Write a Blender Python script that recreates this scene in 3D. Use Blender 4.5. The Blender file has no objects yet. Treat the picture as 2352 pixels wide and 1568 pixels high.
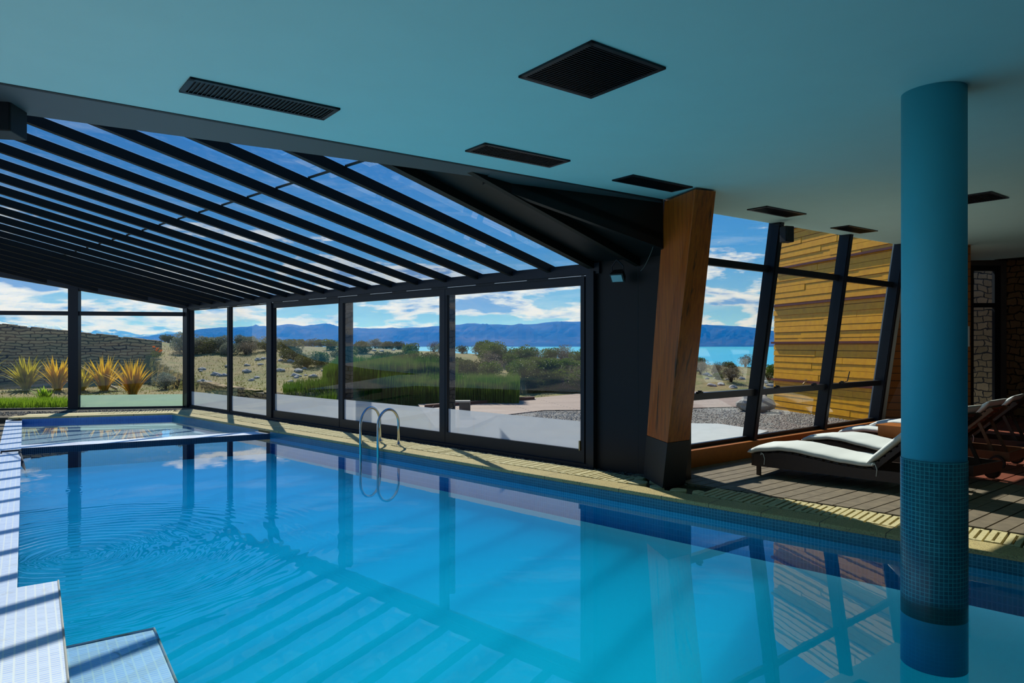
import bpy, math, random
from mathutils import Vector, Matrix, noise as mnoise
random.seed(7)
S = bpy.context.scene
COL = S.collection
PI = math.pi

# ------------------------------------------------------------------ camera
cam_d = bpy.data.cameras.new('camera'); cam = bpy.data.objects.new('camera', cam_d); COL.objects.link(cam)
cam.location = (0, 0, 1.6); cam.rotation_euler = (PI/2, 0, 0)
cam_d.sensor_width = 36.0; cam_d.lens = 24.0; cam_d.shift_y = 9/2352
cam_d.clip_start = 0.05; cam_d.clip_end = 60000
S.camera = cam
S.view_settings.view_transform = 'Standard'; S.view_settings.look = 'None'
S.view_settings.gamma = 1.0; S.view_settings.use_curve_mapping = False
S.view_settings.exposure = 0.0
cy = S.cycles
cy.max_bounces = 7; cy.diffuse_bounces = 3; cy.glossy_bounces = 4; cy.transmission_bounces = 4
cy.transparent_max_bounces = 24; cy.volume_bounces = 0
cy.caustics_reflective = True; cy.blur_glossy = 1.0
cy.sample_clamp_indirect = 6.0
cy.use_adaptive_sampling = True; cy.adaptive_threshold = 0.035
cy.use_denoising = True

# ------------------------------------------------------------------ node helpers
def new_mat(name):
    m = bpy.data.materials.new(name); m.use_nodes = True
    nt = m.node_tree; nt.nodes.clear()
    out = nt.nodes.new('ShaderNodeOutputMaterial')
    return m, nt, out
def N(nt, kind, **kw):
    n = nt.nodes.new('ShaderNode' + kind)
    for k, v in kw.items():
        if k.startswith('i_'):
            key = k[2:]
            key = int(key) if key.isdigit() else key.replace('_', ' ')
            n.inputs[key].default_value = v
        else: setattr(n, k, v)
    return n
def L(nt, a, ao, b, bi): nt.links.new(a.outputs[ao], b.inputs[bi])
def math_n(nt, op, a, b=None, c=None):
    n = nt.nodes.new('ShaderNodeMath'); n.operation = op
    for i, v in enumerate((a, b, c)):
        if v is None: continue
        if isinstance(v, (int, float)): n.inputs[i].default_value = v
        else: nt.links.new(v, n.inputs[i])
    return n.outputs[0]
def mix_c(nt, fac, a, b, mode='MIX'):
    n = nt.nodes.new('ShaderNodeMix'); n.data_type = 'RGBA'; n.blend_type = mode
    for i, v in ((0, fac), (6, a), (7, b)):
        if isinstance(v, (int, float)): n.inputs[i].default_value = v
        elif isinstance(v, tuple): n.inputs[i].default_value = v if len(v) == 4 else v + (1,)
        else: nt.links.new(v, n.inputs[i])
    return n.outputs[2]
def ramp(nt, fac, stops, interp='LINEAR'):
    r = nt.nodes.new('ShaderNodeValToRGB'); r.color_ramp.interpolation = interp
    el = r.color_ramp.elements
    while len(el) < len(stops): el.new(0.5)
    for e, (p, c) in zip(el, stops): e.position = p; e.color = c if len(c) == 4 else tuple(c) + (1,)
    nt.links.new(fac, r.inputs[0]); return r.outputs[0]
def pos(nt): return nt.nodes.new('ShaderNodeNewGeometry').outputs['Position']
def dot(nt, v, ax):
    n = nt.nodes.new('ShaderNodeVectorMath'); n.operation = 'DOT_PRODUCT'
    nt.links.new(v, n.inputs[0]); n.inputs[1].default_value = ax; return n.outputs['Value']
def comb(nt, x, y, z=0.0):
    n = nt.nodes.new('ShaderNodeCombineXYZ')
    for i, v in enumerate((x, y, z)):
        if isinstance(v, (int, float)): n.inputs[i].default_value = v
        else: nt.links.new(v, n.inputs[i])
    return n.outputs[0]
def noise(nt, vec, scale, detail=4, rough=.55, out='Fac', dist=0):
    n = nt.nodes.new('ShaderNodeTexNoise'); n.inputs['Scale'].default_value = scale
    n.inputs['Detail'].default_value = detail; n.inputs['Roughness'].default_value = rough; n.inputs['Distortion'].default_value = dist
    if vec is not None: nt.links.new(vec, n.inputs['Vector'])
    return n.outputs[0 if out == 'Fac' else 1]
def vscale(nt, v, s):
    n = nt.nodes.new('ShaderNodeVectorMath'); n.operation = 'MULTIPLY'
    nt.links.new(v, n.inputs[0]); n.inputs[1].default_value = s; return n.outputs[0]
def principled(nt, out, color, rough=.5, metal=0.0, bump=None, bstr=.3, bdist=.01, spec=.5):
    p = nt.nodes.new('ShaderNodeBsdfPrincipled')
    if isinstance(color, tuple): p.inputs['Base Color'].default_value = color if len(color) == 4 else color + (1,)
    else: nt.links.new(color, p.inputs['Base Color'])
    if isinstance(rough, (int, float)): p.inputs['Roughness'].default_value = rough
    else: nt.links.new(rough, p.inputs['Roughness'])
    p.inputs['Metallic'].default_value = metal
    p.inputs['Specular IOR Level'].default_value = spec
    if bump is not None:
        b = nt.nodes.new('ShaderNodeBump'); b.inputs['Strength'].default_value = bstr; b.inputs['Distance'].default_value = bdist
        nt.links.new(bump, b.inputs['Height']); nt.links.new(b.outputs[0], p.inputs['Normal'])
    nt.links.new(p.outputs[0], out.inputs['Surface']); return p
def simple(name, c, rough=.5, metal=0.0, var=.12, scale=8.0, bstr=.15, spec=.5, coords='obj'):
    m, nt, out = new_mat(name)
    v = N(nt, 'TexCoord').outputs['Object'] if coords == 'obj' else pos(nt)
    f = noise(nt, v, scale, 5)
    lo = tuple(x*(1-var) for x in c); hi = tuple(min(1, x*(1+var)) for x in c)
    principled(nt, out, mix_c(nt, f, lo, hi), rough, metal, f, bstr, .005, spec)
    return m
def brickcol(nt, vec, w, h, mortar, c1, c2, cm, offset=.5, smooth=.1, bias=0):
    b = nt.nodes.new('ShaderNodeTexBrick'); b.offset = offset; b.squash = 1
    b.inputs['Scale'].default_value = 1; b.inputs['Brick Width'].default_value = w; b.inputs['Row Height'].default_value = h
    b.inputs['Mortar Size'].default_value = mortar; b.inputs['Mortar Smooth'].default_value = smooth; b.inputs['Bias'].default_value = bias
    b.inputs['Color1'].default_value = c1 + (1,); b.inputs['Color2'].default_value = c2 + (1,); b.inputs['Mortar'].default_value = cm + (1,)
    nt.links.new(vec, b.inputs['Vector']); return b

# directions used by the building
A0 = Vector((.89, 8.47)); DT = Vector((.7328, -.6805)); OUT = Vector((.6805, .7328))      # glazed wall: along, outward
BD = Vector((.7826, .6225)); BN = Vector((-.6225, .7826))                                  # lounge side: along, outward
def W(t, o=0.0): return A0 + DT*t + OUT*o
LD = Vector((-.580, .8146)); LN = Vector((-.8146, -.580))                                   # tiled ledge direction, away from pool

# ------------------------------------------------------------------ sun and sky
sun_dir = Vector((.390*math.cos(math.radians(43)), -.921*math.cos(math.radians(43)), -math.sin(math.radians(43))))
sl = bpy.data.lights.new('sun', 'SUN'); sl.energy = 5.2; sl.angle = math.radians(.6); sl.color = (1, .95, .86)
so = bpy.data.objects.new('sun', sl); COL.objects.link(so); so.rotation_euler = sun_dir.to_track_quat('-Z', 'Y').to_euler()
world = bpy.data.worlds.new('sky'); S.world = world; world.use_nodes = True
nt = world.node_tree; nt.nodes.clear()
wo = nt.nodes.new('ShaderNodeOutputWorld'); bg = nt.nodes.new('ShaderNodeBackground')
tc = nt.nodes.new('ShaderNodeTexCoord'); gen = tc.outputs['Generated']
sep = nt.nodes.new('ShaderNodeSeparateXYZ'); nt.links.new(gen, sep.inputs[0]); dz = sep.outputs[2]
sky = ramp(nt, dz, [(0.0, (.42, .66, .78)), (.05, (.26, .53, .75)), (.14, (.085, .33, .68)), (.3, (.030, .20, .56)), (1.0, (.02, .12, .42))])
v1 = vscale(nt, gen, (4.2, 4.2, 17.0))
c1 = noise(nt, v1, 1.75, 10, .55, dist=.15)
low = ramp(nt, dz, [(0.0, (1,)*3), (.085, (.95,)*3), (.125, (.78,)*3), (.16, (.38,)*3), (.25, (.05,)*3)])
cl = math_n(nt, 'ADD', c1, math_n(nt, 'MULTIPLY', math_n(nt, 'SUBTRACT', low, 1.0), .34))
mask = ramp(nt, cl, [(.425, (0,)*3), (.475, (1,)*3)])
v2 = vscale(nt, gen, (9, 9, 40.0))
sh = noise(nt, v2, 1.6, 5, .6)
ccol = ramp(nt, math_n(nt, 'ADD', math_n(nt, 'MULTIPLY', cl, .9), math_n(nt, 'MULTIPLY', math_n(nt, 'SUBTRACT', sh, .5), 1.1)), [(.40, (.92, .93, .93)), (.50, (.70, .77, .84)), (.60, (.20, .34, .60))])
wisp = ramp(nt, noise(nt, vscale(nt, gen, (3, 3, 30.0)), 1.5, 7, .7), [(.52, (0,)*3), (.75, (.45,)*3)])
wl = ramp(nt, dz, [(0, (1,)*3), (.2, (.6,)*3), (.4, (.15,)*3)])
s1 = mix_c(nt, math_n(nt, 'MULTIPLY', wisp, wl), sky, (.72, .82, .9))
full = mix_c(nt, mask, s1, ccol)
nt.links.new(full, bg.inputs[0]); bg.inputs[1].default_value = 1.0
nt.links.new(bg.outputs[0], wo.inputs[0])

# ------------------------------------------------------------------ mesh helpers
class MB:
    def __init__(s): s.v = []; s.f = []; s.m = []
    def add(s, vs, fs, mi=0):
        b = len(s.v); s.v += [tuple(p) for p in vs]; s.f += [tuple(i+b for i in f) for f in fs]; s.m += [mi]*len(fs); return s
    def box(s, x0, x1, y0, y1, z0, z1, mi=0, M=None):
        vs = [Vector((x, y, z)) for z in (z0, z1) for y in (y0, y1) for x in (x0, x1)]
        if M is not None: vs = [M @ v for v in vs]
        return s.add(vs, [(0, 2, 3, 1), (4, 5, 7, 6), (0, 1, 5, 4), (2, 6, 7, 3), (0, 4, 6, 2), (1, 3, 7, 5)], mi)
    def prism(s, poly, z0, z1, mi=0, top=None):
        """poly: xy points; z0/z1 numbers or functions of (x, y); top: material of top"""
        n = len(poly)
        a = sum(poly[i][0]*poly[(i+1) % n][1]-poly[(i+1) % n][0]*poly[i][1] for i in range(n))
        if a < 0: poly = list(reversed(poly))
        f0 = z0 if callable(z0) else (lambda x, y: z0); f1 = z1 if callable(z1) else (lambda x, y: z1)
        vs = [(p[0], p[1], f0(p[0], p[1])) for p in poly] + [(p[0], p[1], f1(p[0], p[1])) for p in poly]
        s.add(vs, [tuple(range(n-1, -1, -1))] + [(i, (i+1) % n, n+(i+1) % n, n+i) for i in range(n)], mi)
        b = len(s.v)-2*n; s.f.append(tuple(b+n+i for i in range(n))); s.m.append(mi if top is None else top)
        return s
    def hexa(s, b, t, mi=0):
        """b, t: four bottom and four top 3d points, counter-clockwise from above"""
        return s.add(list(b)+list(t), [(3, 2, 1, 0), (4, 5, 6, 7)] + [(i, (i+1) % 4, 4+(i+1) % 4, 4+i) for i in range(4)], mi)
    def tube(s, pts, r, seg=10, mi=0, cap=True):
        pts = [Vector(p) for p in pts]; rs = r if isinstance(r, (list, tuple)) else [r]*len(pts)
        up = None; base = len(s.v)
        for i, p in enumerate(pts):
            d = (pts[min(i+1, len(pts)-1)]-pts[max(i-1, 0)]).normalized()
            if up is None: up = d.orthogonal().normalized()
            else: up = (up-d*up.dot(d)).normalized()
            q = d.cross(up)
            for k in range(seg):
                a = 2*PI*k/seg; s.v.append(tuple(p+up*math.cos(a)*rs[i]+q*math.sin(a)*rs[i]))
        for i in range(len(pts)-1):
            for k in range(seg):
                a = base+i*seg+k; b = base+i*seg+(k+1) % seg
                s.f.append((a, b, b+seg, a+seg)); s.m.append(mi)
        if cap:
            s.f.append(tuple(base+k for k in range(seg-1, -1, -1))); s.m.append(mi)
            e = base+(len(pts)-1)*seg; s.f.append(tuple(e+k for k in range(seg))); s.m.append(mi)
        return s
    def cyl(s, x, y, r, z0, z1, seg=48, mi=0): return s.tube([(x, y, z0), (x, y, z1)], r, seg, mi)
    def sweep(s, rows, mi=0, closed=True):
        """rows: list of rings of 3d points of equal count"""
        base = len(s.v); k = len(rows[0])
        for r in rows: s.v += [tuple(p) for p in r]
        for i in range(len(rows)-1):
            for j in range(k):
                a = base+i*k+j; b = base+i*k+(j+1) % k
                s.f.append((a, b, b+k, a+k)); s.m.append(mi)
        if closed:
            s.f.append(tuple(base+j for j in range(k-1, -1, -1))); s.m.append(mi)
            e = base+(len(rows)-1)*k; s.f.append(tuple(e+j for j in range(k))); s.m.append(mi)
        return s
    def build(s, name, mats, parent=None, smooth=False, bevel=0):
        me = bpy.data.meshes.new(name); me.from_pydata(s.v, [], s.f)
        if not isinstance(mats, (list, tuple)): mats = [mats]
        for m in mats: me.materials.append(m)
        if len(mats) > 1: me.polygons.foreach_set('material_index', s.m)
        if smooth: me.polygons.foreach_set('use_smooth', [True]*len(s.f))
        me.update()
        o = bpy.data.objects.new(name, me); COL.objects.link(o)
        if parent is not None: o.parent = parent
        if bevel:
            b = o.modifiers.new('bevel', 'BEVEL'); b.width = bevel; b.segments = 2; b.limit_method = 'ANGLE'
        if smooth: 
            try: o.modifiers.new('wn', 'WEIGHTED_NORMAL') if bevel else None
            except Exception: pass
        return o
def struct(o): o['kind'] = 'structure'; return o
def tag(o, label, cat, group=None, kind=None):
    o['label'] = label; o['category'] = cat
    if group: o['group'] = group
    if kind: o['kind'] = kind
    return o
def empty(name, loc=(0, 0, 0), rz=0.0):
    o = bpy.data.objects.new(name, None); COL.objects.link(o); o.location = loc; o.rotation_euler = (0, 0, rz); o.empty_display_size = .1; return o
def thing(name, label, cat, loc=(0, 0, 0), rz=0.0, group=None): return tag(empty(name, loc, rz), label, cat, group)
def dup(o, loc=None, rz=None, label=None, group=None, scale=None):
    c = o.copy(); COL.objects.link(c)
    for ch in list(o.children):
        k = ch.copy(); COL.objects.link(k); k.parent = c
        for g in list(ch.children):
            q = g.copy(); COL.objects.link(q); q.parent = k
    if loc is not None: c.location = loc
    if rz is not None: c.rotation_euler = (c.rotation_euler[0], c.rotation_euler[1], rz)
    if scale is not None: c.scale = scale if isinstance(scale, tuple) else (scale,)*3
    if label: c['label'] = label
    if group: c['group'] = group
    return c
ORD = ['first','second','third','fourth','fifth','sixth','seventh','eighth','ninth','tenth','eleventh','twelfth','thirteenth','fourteenth','fifteenth','sixteenth','seventeenth','eighteenth','nineteenth','twentieth']
def ordi(i):
    if i < 20: return ORD[i]
    t = {2: 'twenty', 3: 'thirty', 4: 'forty', 5: 'fifty'}[(i+1)//10]
    return (t[:-1]+'ieth') if (i+1) % 10 == 0 else t+'-'+ORD[(i+1) % 10-1]
def ground_pt(px, py, z):
    """where the sight line through a photo point meets the level z (survey of the place)"""
    Y = 1568*(1.6-z)/(py-793); return Vector(((px-1176)*Y/1568, Y, z))

# ------------------------------------------------------------------ materials
M = {}
M['metal'] = simple('dark_metal', (.010, .014, .020), .4, 0, .1, 4, .02, spec=.3)
M['rafter'] = simple('rafter_paint', (.011, .009, .007), .55, 0, .15, 5, .03, spec=.2)
M['soffit'] = simple('soffit_panel', (.075, .078, .08), .55, 0, .08, 2.5, .02, coords='pos')
M['blackpanel'] = simple('black_panel', (.010, .009, .009), .45, 0, .15, 2, .03, spec=.25)
M['steel'] = simple('stainless_steel', (.55, .56, .56), .22, 1.0, .05, 10, .01)
M['rubber'] = simple('black_rubber', (.015, .015, .015), .7)
M['ceiling'] = simple('ceiling_paint', (.56, .80, .74), .85, 0, .04, 3, .05, coords='pos', spec=.1)
M['plaster'] = simple('plaster', (.45, .45, .40), .9, 0, .08, 6, .1)
M['cushion'] = simple('white_canvas', (.74, .78, .74), .9, 0, .05, 14, .15, spec=.1)
M['darkwood'] = simple('dark_stained_wood', (.045, .024, .016), .5, 0, .3, 20, .2)
M['brownwood'] = simple('brown_wood', (.16, .065, .022), .5, 0, .3, 18, .2)
M['orangewood'] = simple('orange_varnished_wood', (.42, .13, .015), .45, 0, .25, 16, .15)
M['concrete'] = simple('pale_concrete', (.50, .53, .50), .85, 0, .10, 5, .1, coords='pos')
M['soil'] = simple('dark_soil', (.10, .078, .042), .95, 0, .6, 9, .8, coords='pos')
M['rock'] = simple('grey_stone', (.38, .355, .30), .9, 0, .35, 7, .5)
M['black_plinth'] = simple('black_granite', (.012, .013, .014), .55, 0, .4, 60, .2)
M['lampglass'] = simple('lamp_glass', (.35, .5, .5), .15, 0, .05, 3, 0)
M['whitebox'] = simple('pale_stone_block', (.42, .40, .34), .8, 0, .1, 12, .1)
M['brass'] = simple('old_brass', (.35, .27, .13), .4, .8)

def m_wood_post():
    m, nt, out = new_mat('red_brown_timber')
    p = N(nt, 'TexCoord').outputs['Object']
    v = vscale(nt, p, (22, 22, 1.3)); f = noise(nt, v, 1.5, 6, .6, dist=.15)
    c = ramp(nt, f, [(.25, (.16, .036, .005)), (.42, (.42, .078, .007)), (.6, (.58, .12, .010)), (.8, (.42, .074, .007))])
    f2 = noise(nt, vscale(nt, p, (9, 9, .9)), 1.3, 3)
    c = mix_c(nt, ramp(nt, f2, [(.62, (0,)*3), (.70, (.85,)*3)]), c, (.02, .010, .005))
    principled(nt, out, c, .45, 0, f, .2, .01); return m
M['post'] = m_wood_post()
def m_boards(name, vz, h, c1, c2, line, off=0, dirs=(1, 0, 0), length=2.2):
    m, nt, out = new_mat(name)
    P = pos(nt); u = dot(nt, P, dirs); z = dot(nt, P, (0, 0, 1))
    vec = comb(nt, u, z)
    b = brickcol(nt, vec, length, h, .006, (0, 0, 0), (1, 1, 1), (.5, .5, .5), offset=.37)
    g = noise(nt, comb(nt, math_n(nt, 'MULTIPLY', u, 1.6), math_n(nt, 'MULTIPLY', z, 22)), 1.2, 7, .6, dist=.4)
    g2 = noise(nt, comb(nt, u, math_n(nt, 'MULTIPLY', z, 3)), 3.0, 5, .6)
    c = mix_c(nt, g, c1, c2); c = mix_c(nt, math_n(nt, 'MULTIPLY', g2, .5), c, tuple(min(1, x*1.35) for x in c2))
    c = mix_c(nt, math_n(nt, 'MULTIPLY', b.outputs['Color'], .35), c, tuple(x*.55 for x in c1))
    c = mix_c(nt, b.outputs['Fac'], c, line)
    hgt = math_n(nt, 'SUBTRACT', math_n(nt, 'MULTIPLY', g, .3), b.outputs['Fac'])
    principled(nt, out, c, .5, 0, hgt, .5, .01); return m
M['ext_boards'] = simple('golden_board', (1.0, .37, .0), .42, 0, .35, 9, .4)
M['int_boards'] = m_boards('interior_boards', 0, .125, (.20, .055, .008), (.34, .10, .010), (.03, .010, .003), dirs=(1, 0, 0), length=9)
M['redtrim'] = simple('red_board_trim', (.14, .03, .02), .4, 0, .4, 12, .2)
def m_mosaic(name, ua, va, w, h, mo, c1, c2, cm, rough=.25, dirt=0.0):
    m, nt, out = new_mat(name)
    P = pos(nt); vec = comb(nt, dot(nt, P, ua), dot(nt, P, va))
    b = brickcol(nt, vec, w, h, mo, c1, c2, cm, offset=0, smooth=.05)
    g = noise(nt, vec, 3.0, 4); c = mix_c(nt, math_n(nt, 'MULTIPLY', g, .35), b.outputs['Color'], tuple(min(1, x*1.5+.04) for x in c2))
    if dirt: c = mix_c(nt, ramp(nt, noise(nt, vec, 6, 6, .7), [(.6, (0,)*3), (.75, (dirt,)*3)]), c, (.35, .28, .16))
    principled(nt, out, c, rough, 0, math_n(nt, 'SUBTRACT', 1.0, b.outputs['Fac']), .25, .002); return m
la = (LD.x, LD.y, 0); ln = (LN.x, LN.y, 0); up = (0, 0, 1)
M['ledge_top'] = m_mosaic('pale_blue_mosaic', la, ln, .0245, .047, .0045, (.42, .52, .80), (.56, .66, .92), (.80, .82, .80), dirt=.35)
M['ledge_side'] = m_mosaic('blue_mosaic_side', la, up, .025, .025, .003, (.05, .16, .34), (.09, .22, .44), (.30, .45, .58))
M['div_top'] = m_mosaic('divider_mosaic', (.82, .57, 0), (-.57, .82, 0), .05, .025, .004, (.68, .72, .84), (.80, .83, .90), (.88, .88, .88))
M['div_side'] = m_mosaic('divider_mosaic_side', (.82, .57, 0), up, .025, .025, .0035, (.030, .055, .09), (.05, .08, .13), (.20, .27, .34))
M['band'] = m_mosaic('pool_tile_band', (DT.x, DT.y, 0), up, .03, .03, .003, (.006, .10, .15), (.012, .15, .21), (.08, .32, .38))
M['band_rear'] = m_mosaic('pool_tile_band_rear', (.91, .41, 0), up, .03, .03, .003, (.02, .10, .34), (.03, .15, .42), (.15, .35, .55))
M['shallow_floor'] = m_mosaic('shallow_pool_mosaic', (.82, .57, 0), (-.57, .82, 0), .06, .06, .007, (.62, .74, .82), (.72, .82, .88), (.86, .90, .92))
m, nt, out = new_mat('pool_plaster'); ss = nt.nodes.new('ShaderNodeSubsurfaceScattering'); ss.falloff = 'RANDOM_WALK'
ss.inputs['Color'].default_value = (.02, .88, .968, 1); ss.inputs['Scale'].default_value = 6.0; ss.inputs['Radius'].default_value = (1, 1, 1); L(nt, ss, 0, out, 'Surface'); M['basin'] = m
M['pool_wall'] = m_mosaic('pale_pool_wall_mosaic', (DT.x, DT.y, 0), up, .03, .06, .004, (.05, .50, .62), (.07, .58, .70), (.30, .80, .88))
def m_column():
    m, nt, out = new_mat('column_mosaic')
    p = N(nt, 'TexCoord').outputs['Object']; s = nt.nodes.new('ShaderNodeSeparateXYZ'); nt.links.new(p, s.inputs[0])
    ang = math_n(nt, 'MULTIPLY', math_n(nt, 'ARCTAN2', s.outputs[1], s.outputs[0]), .174)
    vec = comb(nt, ang, s.outputs[2])
    wob = N(nt, 'TexNoise', i_Scale=9.0, i_Detail=2.0); nt.links.new(vec, wob.inputs['Vector'])
    vv = N(nt, 'VectorMath', operation='MULTIPLY_ADD'); L(nt, wob, 1, vv, 0); vv.inputs[1].default_value = (.006, .006, 0); nt.links.new(vec, vv.inputs[2])
    b = brickcol(nt, vv.outputs[0], .0243, .0243, .0022, (.004, .13, .19), (.012, .20, .27), (.05, .50, .58), offset=0, smooth=.1)
    n = noise(nt, vec, 14, 3); c = mix_c(nt, ramp(nt, noise(nt, vec, 5, 4), [(.35, (0,)*3), (.7, (.55,)*3)]), b.outputs['Color'], (.008, .09, .14))
    wet = ramp(nt, math_n(nt, 'ADD', s.outputs[2], math_n(nt, 'MULTIPLY', n, .05)), [(.10, (.85,)*3), (.15, (0,)*3)])
    c = mix_c(nt, wet, c, (.006, .055, .05))
    under = math_n(nt, 'LESS_THAN', s.outputs[2], -.004); c = mix_c(nt, under, c, (.10, .62, .75))  # paler below the waterline: light scattered in the water, put into the colour
    principled(nt, out, c, .3, 0, math_n(nt, 'SUBTRACT', 1.0, b.outputs['Fac']), .3, .002); return m
M['col_tile'] = m_column()
M['col_paint'] = simple('teal_column_paint', (.06, .46, .58), .6, 0, .05, 3, .03)

def glass(name, tint=(.93, .97, .97), dirt=0.0, base=.04, gloss=1.0):
    m, nt, out = new_mat(name)
    tr = N(nt, 'BsdfTransparent'); tr.inputs[0].default_value = tint + (1,)
    gl = N(nt, 'BsdfGlossy'); gl.inputs['Roughness'].default_value = 0.0; gl.inputs[0].default_value = (gloss,)*3+(1,)
    lw = N(nt, 'LayerWeight'); lw.inputs['Blend'].default_value = .5
    f = math_n(nt, 'ADD', math_n(nt, 'MULTIPLY', math_n(nt, 'POWER', lw.outputs['Facing'], 5.0), 1-base), base)
    mx = N(nt, 'MixShader'); nt.links.new(f, mx.inputs[0]); L(nt, tr, 0, mx, 1); L(nt, gl, 0, mx, 2)
    last = mx
    if dirt:
        df = N(nt, 'BsdfTranslucent'); df.inputs[0].default_value = (.8, .85, .9, 1)
        m2 = N(nt, 'MixShader'); k = ramp(nt, noise(nt, vscale(nt, pos(nt), (3, 3, 3)), 2.5, 7, .7), [(.5, (dirt*.1,)*3), (.8, (dirt,)*3)])
        nt.links.new(k, m2.inputs[0]); L(nt, mx, 0, m2, 1); L(nt, df, 0, m2, 2); last = m2
    L(nt, last, 0, out, 'Surface'); return m
M['glass'] = glass('window_glass')
M['slant_glass'] = glass('slanted_window_glass', base=.07)
M['roof_glass'] = glass('roof_glass', (.86, .93, .98), dirt=.07)
def frost(name, c):
    m, nt, out = new_mat(name)
    tl = N(nt, 'BsdfTranslucent'); df = N(nt, 'BsdfDiffuse'); tr = N(nt, 'BsdfTransparent')
    P = pos(nt); n = noise(nt, vscale(nt, P, (1, 1, 3)), 5, 5)
    cc = mix_c(nt, n, tuple(x*.9 for x in c), c)
    nt.links.new(cc, tl.inputs[0]); df.inputs[0].default_value = tuple(x*.6 for x in c)+(1,); tr.inputs[0].default_value = (.9, .95, .95, 1)
    a = N(nt, 'MixShader'); a.inputs[0].default_value = .35; L(nt, tl, 0, a, 1); L(nt, df, 0, a, 2)
    b = N(nt, 'MixShader'); b.inputs[0].default_value = .12; L(nt, a, 0, b, 1); L(nt, tr, 0, b, 2)
    L(nt, b, 0, out, 'Surface'); return m
M['frost'] = frost('frosted_film', (.84, .88, .92)); M['frost_green'] = frost('green_frosted_film', (.40, .58, .46))

def m_water():
    m, nt, out = new_mat('pool_water')
    P = pos(nt)
    # rings spreading from a drip near the ledge
    sub = N(nt, 'VectorMath', operation='SUBTRACT'); nt.links.new(P, sub.inputs[0]); sub.inputs[1].default_value = (-3.30, 5.20, 0)
    ln_ = N(nt, 'VectorMath', operation='LENGTH'); L(nt, sub, 0, ln_, 0); r = ln_.outputs['Value']
    wob = noise(nt, P, 1.5, 2); r2 = math_n(nt, 'ADD', r, math_n(nt, 'MULTIPLY', wob, .25))
    ring = math_n(nt, 'SINE', math_n(nt, 'MULTIPLY', r2, 60.0))
    fall = ramp(nt, math_n(nt, 'MULTIPLY', r, .25), [(0, (.5,)*3), (.12, (1,)*3), (.32, (.40,)*3), (.52, (0,)*3)])
    ring = math_n(nt, 'MULTIPLY', ring, fall)
    sub2 = N(nt, 'VectorMath', operation='SUBTRACT'); nt.links.new(P, sub2.inputs[0]); sub2.inputs[1].default_value = (-5.0, 7.45, 0)
    l2 = N(nt, 'VectorMath', operation='LENGTH'); L(nt, sub2, 0, l2, 0)
    ring2 = math_n(nt, 'MULTIPLY', math_n(nt, 'SINE', math_n(nt, 'MULTIPLY', l2.outputs['Value'], 80.0)), ramp(nt, l2.outputs['Value'], [(0, (.35,)*3), (.8, (0,)*3)]))
    calm = noise(nt, vscale(nt, P, (1, 1, 1)), 2.2, 3, .5)
    h = math_n(nt, 'ADD', math_n(nt, 'ADD', math_n(nt, 'MULTIPLY', ring, .0008), math_n(nt, 'MULTIPLY', ring2, .0006)), math_n(nt, 'MULTIPLY', calm, .0004))
    bp = N(nt, 'Bump', i_Strength=1.0, i_Distance=1.0); nt.links.new(h, bp.inputs['Height'])
    lw = N(nt, 'LayerWeight'); lw.inputs['Blend'].default_value = .5; L(nt, bp, 0, lw, 'Normal')
    fr = math_n(nt, 'ADD', math_n(nt, 'MULTIPLY', math_n(nt, 'POWER', lw.outputs['Facing'], 5.0), .90), .10)
    gl = N(nt, 'BsdfGlossy'); gl.inputs['Roughness'].default_value = 0.01; L(nt, bp, 0, gl, 'Normal'); gl.inputs[0].default_value = (1, 1, 1, 1)
    return m, nt, out, fr, gl
def m_water_deep():
    m, nt, out, fr, gl = m_water()
    tr = N(nt, 'BsdfTransparent'); tr.inputs[0].default_value = (1, 1, 1, 1)
    mx = N(nt, 'MixShader'); nt.links.new(fr, mx.inputs[0]); L(nt, tr, 0, mx, 1); L(nt, gl, 0, mx, 2)
    L(nt, mx, 0, out, 'Surface')
    va = N(nt, 'VolumeAbsorption'); va.inputs['Color'].default_value = (.62, .86, .95, 1); va.inputs['Density'].default_value = 4.2
    L(nt, va, 0, out, 'Volume'); return m
M['water'] = m_water_deep()
def m_water_clear():
    m, nt, out, fr, gl = m_water(); m.name = 'shallow_water'
    tr = N(nt, 'BsdfTransparent'); tr.inputs[0].default_value = (.80, .94, .98, 1)
    mx = N(nt, 'MixShader'); nt.links.new(fr, mx.inputs[0]); L(nt, tr, 0, mx, 1); L(nt, gl, 0, mx, 2)
    L(nt, mx, 0, out, 'Surface'); return m
M['water_clear'] = m_water_clear()

def m_deck(name, ax, pitch, gap, c1, c2):
    m, nt, out = new_mat(name)
    P = pos(nt); u = dot(nt, P, (ax[0], ax[1], 0)); v = dot(nt, P, (-ax[1], ax[0], 0))
    b = brickcol(nt, comb(nt, u, v), 2.6, pitch, gap, (0, 0, 0), (1, 1, 1), (.5,)*3, offset=.43)
    g = noise(nt, comb(nt, math_n(nt, 'MULTIPLY', u, 2.0), math_n(nt, 'MULTIPLY', v, 30)), 1.4, 6, .6)
    c = mix_c(nt, g, c1, c2); c = mix_c(nt, math_n(nt, 'MULTIPLY', b.outputs['Color'], .4), c, tuple(x*.6 for x in c1))
    c = mix_c(nt, b.outputs['Fac'], c, (.01, .008, .008))
    principled(nt, out, c, .7, 0, math_n(nt, 'SUBTRACT', math_n(nt, 'MULTIPLY', g, .2), b.outputs['Fac']), .6, .01); return m
M['plank'] = simple('grey_brown_plank', (.17, .135, .085), .75, 0, .6, 9, .3)
M['plank_red'] = simple('red_brown_plank', (.22, .06, .03), .5, 0, .3, 11, .2)
M['coping'] = None
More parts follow.
